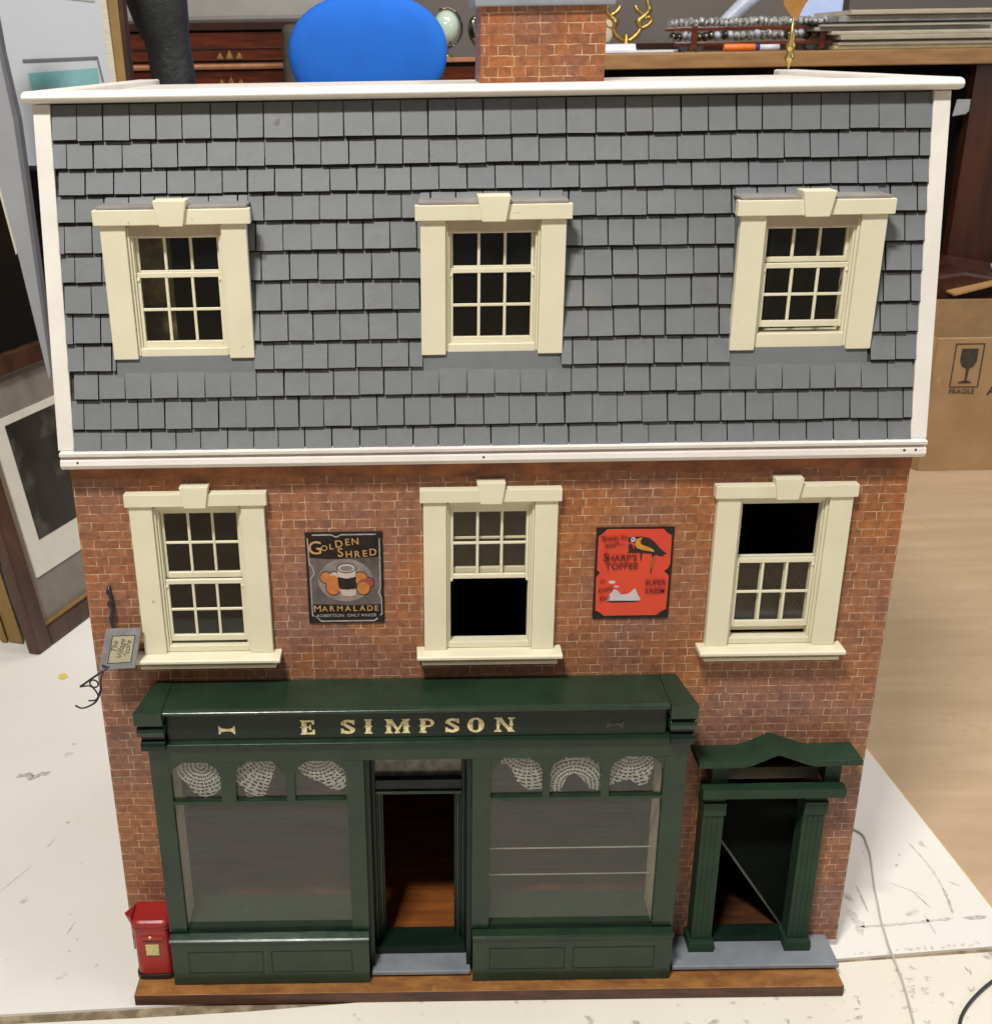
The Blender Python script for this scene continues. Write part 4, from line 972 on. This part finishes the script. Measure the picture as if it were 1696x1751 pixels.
# tapering grey panel in front of it
t = thing('canvas_panel', 'plain grey canvas panel with dark edge leaning between the large pale picture and dolls house', 'panel', (-.62, .85, 0), LF)
def CP(u, v, y=.85):
    f_ = 1958.285
    d = Vector(((u - 701.76) / f_, 1, -(v - 875.5) / f_)); 
    pit, yaw, rol = -0.382650593, 0.00299820756, 0.0158793623; c, s = math.cos, math.sin
    Z = Matrix(((c(yaw), s(yaw), 0), (-s(yaw), c(yaw), 0), (0, 0, 1))); P = Matrix(((1, 0, 0), (0, c(pit), s(pit)), (0, -s(pit), c(pit)))); R = Matrix(((c(rol), 0, -s(rol)), (0, 1, 0), (s(rol), 0, c(rol))))
    d = (R @ P @ Z).transposed() @ d; C = Vector((-0.0702468674, -0.976633845, 0.912618217)); return C + d * ((y - C.y) / d.y)
m_ = MB(); m_.prism([CP(-60, -220), CP(-1, 90), CP(24, 205), CP(88, 640), CP(84, 650), CP(30, 432), CP(0, 318), CP(-30, 180), CP(-110, -160)], (0, .018, 0), 'panel_grey'); m_.build('canvas', t, .001)
m_ = MB(); m_.prism([CP(-60, -220, .849), CP(-1, 90, .849), CP(24, 205, .849), CP(88, 640, .849), CP(92, 640, .849), CP(32, 205, .849), CP(5, 90, .849), CP(-52, -220, .849)], (0, .019, 0), 'line_grey'); m_.build('edge_tape', t)
m_ = MB(); m_.prism([CP(30, 432, .8485), CP(0, 318, .8485), CP(-30, 180, .8485), CP(-33, 180, .8485), CP(-3, 322, .8485), CP(28, 436, .8485)], (0, .019, 0), 'paper_cream'); m_.build('edge_strip', t)
# dark furniture at far left
t = thing('dark_cabinet', 'almost black wooden cabinet in shadow behind the leaning pictures', 'cabinet', (-1.15, 1.09, 0))
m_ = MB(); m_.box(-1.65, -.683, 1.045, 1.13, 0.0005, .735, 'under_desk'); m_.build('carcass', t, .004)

# ================================================================== background furniture
t = thing('chest_of_drawers', 'mahogany chest with brass drawer handles behind the black leather boot', 'chest', (-.68, 2.62, 0))
m_ = MB(); m_.box(-1.02, -.405, 2.63, 3.15, 0.0, .975, 'mahogany_dark'); m_.box(-1.04, -.392, 2.600, 3.17, .9755, .9980, 'mahogany_dark'); m_.build('carcass', t, .003)
for z0, z1 in ((.895, .970), (.76, .868), (.60, .745)):
    m_ = MB(); m_.box(-1.0, -.425, 2.612, 2.629, z0, z1, 'mahogany'); m_.box(-.99, -.435, 2.607, 2.6119, z1 - .045, z1 - .040, 'mahogany_dark'); d = m_.build('drawer', t, .003)
    for cx in (-.585,):
        zc = z0 + .004 if z0 > .88 else z1 - .045
        h = MB(); zc = .8985 if z0 > .88 else (.826 if z0 > .7 else .69)
        for dx, hh in ((-.028, .018), (0, .026), (.028, .018)):
            h.xz([(cx + dx - .010, zc), (cx + dx + .010, zc), (cx + dx + .006, zc + hh * .5), (cx + dx, zc + hh), (cx + dx - .006, zc + hh * .5)], 2.604, 2.611, 'brass')
        h.build('handle', d, .001)
m_ = MB(); m_.yz([(2.630, .8700), (2.596, .8715), (2.592, .8780), (2.596, .8850), (2.630, .8890)], -1.02, -.418, 'wood_highlight'); m_.build('moulding', t)
m_ = MB(); m_.box(-1.2, -.15, 2.75, 3.1, .9985, 1.18, 'grey_cloth')
tag(m_.build('dust_sheet', None, .02, 3), 'grey folded cloth lying on top of the mahogany chest', 'cloth')
t = thing('leather_boot', 'wrinkled black leather boot leg standing upright behind the roof', 'boot', (-.55, 1.4, 0))
m_ = MB(); prof = []
path = [(-.520, 1.41, .002), (-.520, 1.40, .15), (-.520, 1.40, .45), (-.521, 1.4, .70), (-.5225, 1.40, .80), (-.5225, 1.4, .862), (-.525, 1.4, .90), (-.527, 1.4, .925), (-.530, 1.4, .945), (-.536, 1.4, .975), (-.542, 1.4, 1.01), (-.548, 1.4, 1.08), (-.55, 1.4, 1.15)]
m_.tube(path, [.05, .042, .042, .042, .0415, .042, .0425, .0415, .0445, .052, .0575, .064, .066], 'black_leather', 28)
m_.build('boot_leg', t)
m_ = MB(); m_.ellipsoid((-.49, 1.36, .03), .11, .05, .03, 'black_leather'); m_.build('boot_foot', t)
t = thing('blue_chair', 'office chair with bright blue oval backrest behind the roof', 'chair', (-.165, 2.15, 0))
m_ = MB(); cx, cy, cz = -.1670, 2.08, .9120
N, Rr = 48, 14; vs_ = []; p = 2.12
for i in range(Rr + 1):
    a = math.pi / 2 * i / Rr
    for k in range(N):
        q = 2 * math.pi * k / N; cxx = math.copysign(abs(math.cos(q)) ** (2 / p), math.cos(q)); czz = math.copysign(abs(math.sin(q)) ** (2 / p), math.sin(q))
        vs_.append((cx + .197 * cxx * math.sin(a) ** .8, cy - .065 * math.cos(a) ** .8 + .05 * (cxx * math.sin(a)) ** 2 * -1 + .05, cz + (.138 if czz > 0 else .15) * czz * math.sin(a) ** .8))
fs_ = [(i * N + k, i * N + (k + 1) % N, (i + 1) * N + (k + 1) % N, (i + 1) * N + k) for i in range(Rr) for k in range(N)]
m_.add(vs_, fs_, 'blue_fabric', True)
vb = [(x, y + .045, z) for x, y, z in vs_[-N:]]; o_ = vs_[-N:]
m_.add(o_ + vb, [(k, (k + 1) % N, N + (k + 1) % N, N + k) for k in range(N)] + [tuple(range(N, 2 * N))], 'blue_fabric', True)
m_.build('backrest', t)
MB().tube([(-.165, 2.16, .80), (-.165, 2.20, .6), (-.165, 2.16, .46)], .02, 'book_black').build('back_support', t)
MB().ellipsoid((-.165, 2.38, .48), .24, .23, .05, 'blue_fabric').build('seat', t)
MB().tube([(-.165, 2.38, .44), (-.165, 2.38, .10)], .03, 'book_black').build('gas_column', t)
for k in range(5):
    a = k * 2 * math.pi / 5; e = (-.165 + .28 * math.cos(a), 2.38 + .28 * math.sin(a))
    lg = MB().tube([(-.165, 2.38, .11), (e[0], e[1], .07)], [.025, .015], 'book_black').build('leg', t)
    MB().ellipsoid((e[0], e[1], .03), .02, .02, .028, 'book_black', 12, 8).build('castor', lg)
t = thing('upholstered_chair', 'brown upholstered chair back between the mahogany chest and blue chair', 'chair', (-.37, 2.55, 0))
m_ = MB(); m_.box(-.422, -.31, 2.50, 2.56, .45, .988, 'taupe'); m_.build('backrest', t, .02, 3)
m_ = MB(); m_.box(-.43, -.05, 2.56, 2.95, .40, .48, 'taupe'); m_.build('seat', t, .02, 3)
for x, y in ((-.42, 2.52), (-.07, 2.52), (-.42, 2.93), (-.07, 2.93)): MB().box(x - .012, x + .018, y, y + .03, 0, .40, 'mahogany_dark').build('leg', t)
t = thing('low_cabinet', 'dark mahogany cabinet under the globe lamp, left of the chimney', 'cabinet', (.1, 2.7, 0))
m_ = MB(); m_.box(-.12, .38, 2.63, 3.05, 0, .880, 'mahogany_dark'); m_.box(-.13, .39, 2.60, 3.07, .881, .8935, 'wood_highlight', botm='mahogany'); m_.box(-.10, .36, 2.615, 2.6295, .80, .868, 'mahogany'); m_.build('carcass', t, .002)
t = thing('globe_lamp', 'pale green glass globe lamp on a brass stand left of the chimney', 'lamp', (.045, 2.66, .894))
MB().ellipsoid((.0455, 2.66, .976), .0385, .0385, .0455, 'globe_glass').build('globe', t)
m_ = MB(); m_.lathe([(.022, 0), (.022, .004), (.008, .009), (.006, .030), (.016, .036), (.018, .040)], (.0455, 2.66, .894), 'brass', 16)
m_.tube([(.0455 + .047 * math.cos(a), 2.672, .973 + .054 * math.sin(a)) for a in [math.radians(-100 + 215 * i / 16) for i in range(17)]], .0032, 'chrome', 8); m_.build('stand', t)
t = thing('chrome_lamp', 'curved dark chrome ornament just left of the chimney', 'ornament', (.135, 2.64, .894))
m_ = MB(); m_.curve([(.150, 2.64, .894), (.148, 2.64, .905), (.138, 2.64, .925), (.128, 2.64, .948), (.122, 2.64, .972), (.125, 2.64, .990), (.140, 2.64, 1.000), (.155, 2.64, 1.004)], [.010, .007, .009, .015, .014, .012, .009, .006], 'chrome', 14); m_.build('body', t)

# desk
t = thing('desk', 'long desk with pale brown wooden top and dark space underneath', 'desk', (1.0, 2.2, 0))
m_ = MB(); m_.box(.30, 2.6, 2.20, 3.1, .8600, .8985, 'desk_wood'); m_.build('desk_top', t, .003)
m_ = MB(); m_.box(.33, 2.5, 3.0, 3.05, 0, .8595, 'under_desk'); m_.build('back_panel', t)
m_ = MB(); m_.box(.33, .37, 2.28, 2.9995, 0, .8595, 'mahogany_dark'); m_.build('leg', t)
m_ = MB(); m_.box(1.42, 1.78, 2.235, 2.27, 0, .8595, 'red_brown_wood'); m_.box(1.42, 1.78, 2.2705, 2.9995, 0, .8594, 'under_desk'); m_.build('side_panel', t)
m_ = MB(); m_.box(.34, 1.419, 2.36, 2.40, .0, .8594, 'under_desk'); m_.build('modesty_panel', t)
m_ = MB(); m_.prism([(1.3660, 2.20, .7740), (1.4010, 2.20, .7740), (1.4010, 2.20, .7450), (1.3930, 2.20, .7380), (1.3600, 2.20, .7330)], (0, .002, 0), 'panel_grey')
tag(m_.build('paper_label'), 'small grey paper tag hanging in the shadow below the desk top', 'paper')
ZD = .8990
m_ = MB(); m_.add([(.40, 2.25, ZD + .001), (.62, 2.22, ZD + .001), (.66, 2.45, ZD + .002), (.45, 2.6, ZD + .020), (.40, 2.5, ZD + .022)], [(0, 1, 2, 3, 4)], 'paper')
m_ = MB(); m_.prism([(.40, 2.24, ZD + .0005), (.62, 2.22, ZD + .0005), (.69, 2.42, ZD + .0005), (.42, 2.5, ZD + .0005)], (0, 0, .006), 'paper'); m_.prism([(.41, 2.26, ZD + .0068), (.53, 2.25, ZD + .0068), (.50, 2.46, ZD + .0068), (.40, 2.47, ZD + .0068)], (0, .02, .016), 'paper')
tag(m_.build('papers', None, .001), 'loose white sheets on the desk just right of the chimney', 'paper')
t = thing('gilt_candelabra', 'curling gilt candelabra arms standing on the desk behind the loose sheets', 'candelabra', (.56, 2.75, .8985))
m_ = MB()
def curl(pts, r): m_.curve([(x, 2.75, z) for x, z in pts], r, 'brass', 8)
for s_ in (-1, 1):
    X = .590
    curl([(X + s_ * .004, .93), (X + s_ * .028, .945), (X + s_ * .040, .965), (X + s_ * .034, .985), (X + s_ * .052, 1.00), (X + s_ * .065, 1.018), (X + s_ * .058, 1.04), (X + s_ * .07, 1.07)], [.006, .009, .007, .010, .007, .009, .006, .004])
    curl([(X + s_ * .040, .965), (X + s_ * .060, .972), (X + s_ * .072, .985), (X + s_ * .064, .997), (X + s_ * .052, .990)], [.006, .007, .006, .005, .003])
    curl([(X + s_ * .052, 1.00), (X + s_ * .030, 1.015), (X + s_ * .022, 1.03)], [.006, .007, .003])
curl([(.590, .899), (.590, .93), (.590, .95)], [.02, .010, .006])
m_.build('arms', t)
MB().ellipsoid((.533, 2.752, .962), .017, .008, .036, 'paper_cream').build('shade', t)
t = thing('wall_cabinet', 'dark wooden shelf edge against the wall behind the desk', 'shelf', (1.0, 3.2, 0))
m_ = MB(); m_.box(.42, 1.4, 3.12, 3.35, 0, .925, 'mahogany_dark'); m_.build('carcass', t)
t = thing('glass_tray', 'long wood railed stand of ruffled cut glass on the desk', 'glass stand', (.85, 2.35, ZD))
m_ = MB()
for z in (.9190, .9560): m_.box(.640, 1.150, 2.300, 2.308, z - .004, z + .004, 'mahogany')
for x in (.690, 1.028): m_.box(x - .007, x + .007, 2.296, 2.312, ZD + .004, .9640, 'mahogany')
m_.box(.640, 1.150, 2.43, 2.438, .952, .960, 'mahogany'); m_.build('rails', t, .001)
m_ = MB()
for k in range(34):
    x = .640 + k * .0133; m_.ellipsoid((x, 2.37 + random.uniform(-.006, .006), .972 + random.uniform(-.002, .002)), .0078, .022, .0125, 'cut_glass', 10, 7)
for k in range(26):
    x = .645 + k * .0172; m_.ellipsoid((x, 2.36 + random.uniform(-.01, .01), .938 + random.uniform(-.003, .003)), .0100, .022, .0125, random.choice(('cut_glass', 'cut_glass', 'bag_plastic', 'chrome')), 10, 7)
m_.build('ruffled_glass', t)
for x in (.665, .705, 1.0, 1.045): MB().tube([(x, 2.302, .9115), (x, 2.330, .9115)], .012, 'book_black', 14).build('foot', t)
m_ = MB(); m_.tube([(.7600, 2.262, .9090), (.8420, 2.262, .9085)], .0088, 'orange_plastic', 14); o1 = m_
t = thing('marker_pen', 'fat orange marker pen lying at the front of the desk', 'pen', (.80, 2.262, ZD))
m_.build('barrel', t, .001); MB().tube([(.8425, 2.262, .9085), (.8530, 2.262, .9085)], .0080, 'blue_plastic', 12).build('cap', t); MB().tube([(.8535, 2.262, .9080), (.905, 2.262, .9080)], .0075, 'paper', 12).build('tip', t)
# plastic bag / rolled sheet
m_ = MB(); m_.tube([(.815, 2.56, .955), (.845, 2.56, .985), (.885, 2.56, 1.02), (.94, 2.56, 1.08)], [.018, .020, .024, .03], 'bag_plastic', 12)
tag(m_.build('plastic_roll'), 'slanting roll of clear bluish plastic behind the cut glass stand', 'roll')
t = thing('monitor', 'pale blue lit screen behind the glass stand on the desk', 'screen', (1.10, 2.62, ZD))
m_ = MB(); m_.prism([(1.055, 2.62, .970), (1.185, 2.62, .968), (1.185, 2.62, 1.16), (1.10, 2.62, 1.16)], (0, .02, 0), 'screen_lit'); m_.build('display', t)
MB().box(1.186, 1.20, 2.61, 2.645, .965, 1.16, 'book_black').build('bezel', t)
MB().box(1.10, 1.15, 2.63, 2.66, ZD + .0001, .967, 'book_black').build('stand', t)
# stacks of papers and books
y0 = 2.26
stack = [('paper_yellow', .010, 1.050, 1.470, 'yellowed folder'), ('paper_cream', .008, 1.060, 1.465, ''), ('paper_yellow', .006, 1.075, 1.468, ''), ('paper_cream', .012, 1.062, 1.470, ''), ('paper_cream', .010, 1.04, 1.472, ''), ('paper_grey', .010, 1.00, 1.46, ''), ('paper_cream', .006, 1.01, 1.455, ''), ('book_black', .006, .985, 1.465, ''), ('paper_grey', .016, 1.06, 1.50, ''), ('paper_cream', .012, 1.08, 1.50, '')]
labs = ['yellow folder at the very bottom of the paper stack on the desk', 'cream folder second from the bottom of the paper stack', 'thin yellow folder third from the bottom of the paper stack', 'thick cream magazine pile under the widest magazines', 'cream magazines with curled edge in the middle of the stack', 'grey catalogue lying just above the curled cream magazines', 'thin cream booklet just under the black folder', 'thin black folder near the top of the paper stack', 'thick grey book on top of the black folder', 'cream book topmost on the paper stack, cut by the photo edge']
z = ZD + .0005
for i, (m, h, xa, xb, _) in enumerate(stack):
    mb = MB(); dy = random.uniform(-.01, .02); n = 12
    # slightly sagging sheets
    tp = []; 
    mb.box(xa, xb, y0 + dy, y0 + .29 + dy, z, z + h * .88, m)
    k = 0
    zz = z + h * .2
    while zz < z + h * .8:
        mb.box(xa - .002 + random.uniform(0, .003), xb + random.uniform(-.004, .004), y0 + dy - .0015, y0 + dy + .02, zz, zz + .0008, random.choice(('paper_grey', 'paper_cream', 'paper_grey')) if m != 'book_black' else m); zz += .003
    o = mb.build('paper_stack' if i not in (7, 8, 9) else 'book', None, .0012)
    tag(o, labs[i], 'papers' if i not in (7, 8, 9) else 'book', 'books and papers stacked on the desk'); z += h
m_ = MB(); m_.box(1.51, 1.75, 2.27, 2.5, ZD + .0005, .945, 'base_wood'); m_.box(1.5, 1.7, 2.55, 2.7, ZD + .0005, 1.0, 'paper_grey')
tag(m_.build('wooden_box', None, .002), 'small wooden box at the right end of the desk past the papers', 'box')

# cardboard box
t = thing('cardboard_box', 'open brown cardboard box marked FRAGILE on the floor to the right', 'box', (1.45, 1.7, -.008))
K = 'cardboard'
m_ = MB(); m_.box(1.0985, 1.80, 1.52, 1.524, -.0078, .3020, K); m_.build('front_panel', t, .001)
m_ = MB(); m_.box(1.0800, 1.80, 1.898, 1.902, -.0078, .3115, K); m_.build('back_panel', t, .001)
m_ = MB(); m_.prism([(1.0983, 1.522, -.0078), (1.0790, 1.898, -.0078), (1.0790, 1.898, .311), (1.0983, 1.522, .302)], (.004, 0, 0), K); m_.build('side_panel', t)
m_ = MB(); m_.box(1.105, 1.795, 1.5245, 1.8975, -.0077, -.004, K); m_.build('bottom_panel', t)
m_ = MB(); m_.prism([(1.0960, 1.516, .3025), (1.0700, 1.46, .3200), (1.0500, 1.60, .3300), (1.0800, 1.80, .3100)], (0, 0, .003), 'cardboard_edge')
m_ = MB(); m_.prism([(1.0975, 1.519, .302), (1.0975, 1.519, -.0075), (1.0760, 1.5600, -.0070), (1.0600, 1.500, .318)], (.0, .003, 0), K); m_.build('side_flap', t)
m_ = MB(); m_.box(1.0980, 1.80, 1.5195, 1.5245, .3021, .3040, 'cardboard_edge'); m_.build('cut_edge', t)
pr_ = MB(); yy = 1.5188; P0 = 'cardboard_print'
def strokebox(x0, x1, z0, z1, w_=.0025):
    pr_.box(x0, x1, yy, yy + .0008, z1 - w_, z1, P0); pr_.box(x0, x1, yy, yy + .0008, z0, z0 + w_, P0); pr_.box(x0, x0 + w_, yy, yy + .0008, z0 + w_, z1 - w_, P0); pr_.box(x1 - w_, x1, yy, yy + .0008, z0 + w_, z1 - w_, P0)
strokebox(1.1395, 1.2045, .1905, .2920)
gx = 1.1735
pr_.xz([(gx - .0190, .2800), (gx + .0180, .2800), (gx + .0185, .2520), (gx + .0130, .2400), (gx + .0040, .2340), (gx + .0025, .2080), (gx + .0140, .2030), (gx + .0140, .2005), (gx - .0160, .2005), (gx - .0160, .2030), (gx - .0015, .2080), (gx - .0030, .2340), (gx - .0135, .2400), (gx - .0190, .2520)], yy, yy + .0008, P0)
text_polys('FRAGILE', .0155, 0, frame_mat((1.1690, yy, .1810), (1, 0, 0), (0, 0, 1)), pr_, P0)
text_polys('A', .030, 0, frame_mat((1.2370, yy, .1815), (1, 0, 0), (0, 0, 1)), pr_, P0)
pr_.build('printed_marks', t)
# things in the box / under desk
m_ = MB(); m_.prism([(1.20, 1.95, -.0075), (1.85, 1.95, -.0075), (1.85, 1.95, .335), (1.50, 1.95, .345), (1.34, 1.95, .372), (1.20, 1.95, .352)], (.02, .22, .01), 'red_brown_wood')
tag(m_.build('leather_case', None, .01), 'reddish brown leather case standing behind the cardboard box', 'case')
m_ = MB(); m_.obox((1.385, 1.942, .3400), (.085, .01, .018), (0, .03, 0), (0, 0, .0025), 'tin_gold')
tag(m_.build('folded_rule'), 'thin yellow wooden rule resting against the leather case behind the cardboard box', 'rule')
m_ = MB(); m_.tube([(1.44, 2.02, .37), (1.48, 2.0, .385), (1.53, 1.99, .378), (1.60, 1.98, .395)], [.008, .02, .024, .02], 'bag_plastic', 9)
tag(m_.build('plastic_bag'), 'crumpled clear plastic bag behind the cardboard box at the photo edge', 'bag')

for o in list(bpy.data.objects):
    if '_o' in o.keys(): del o['_o']
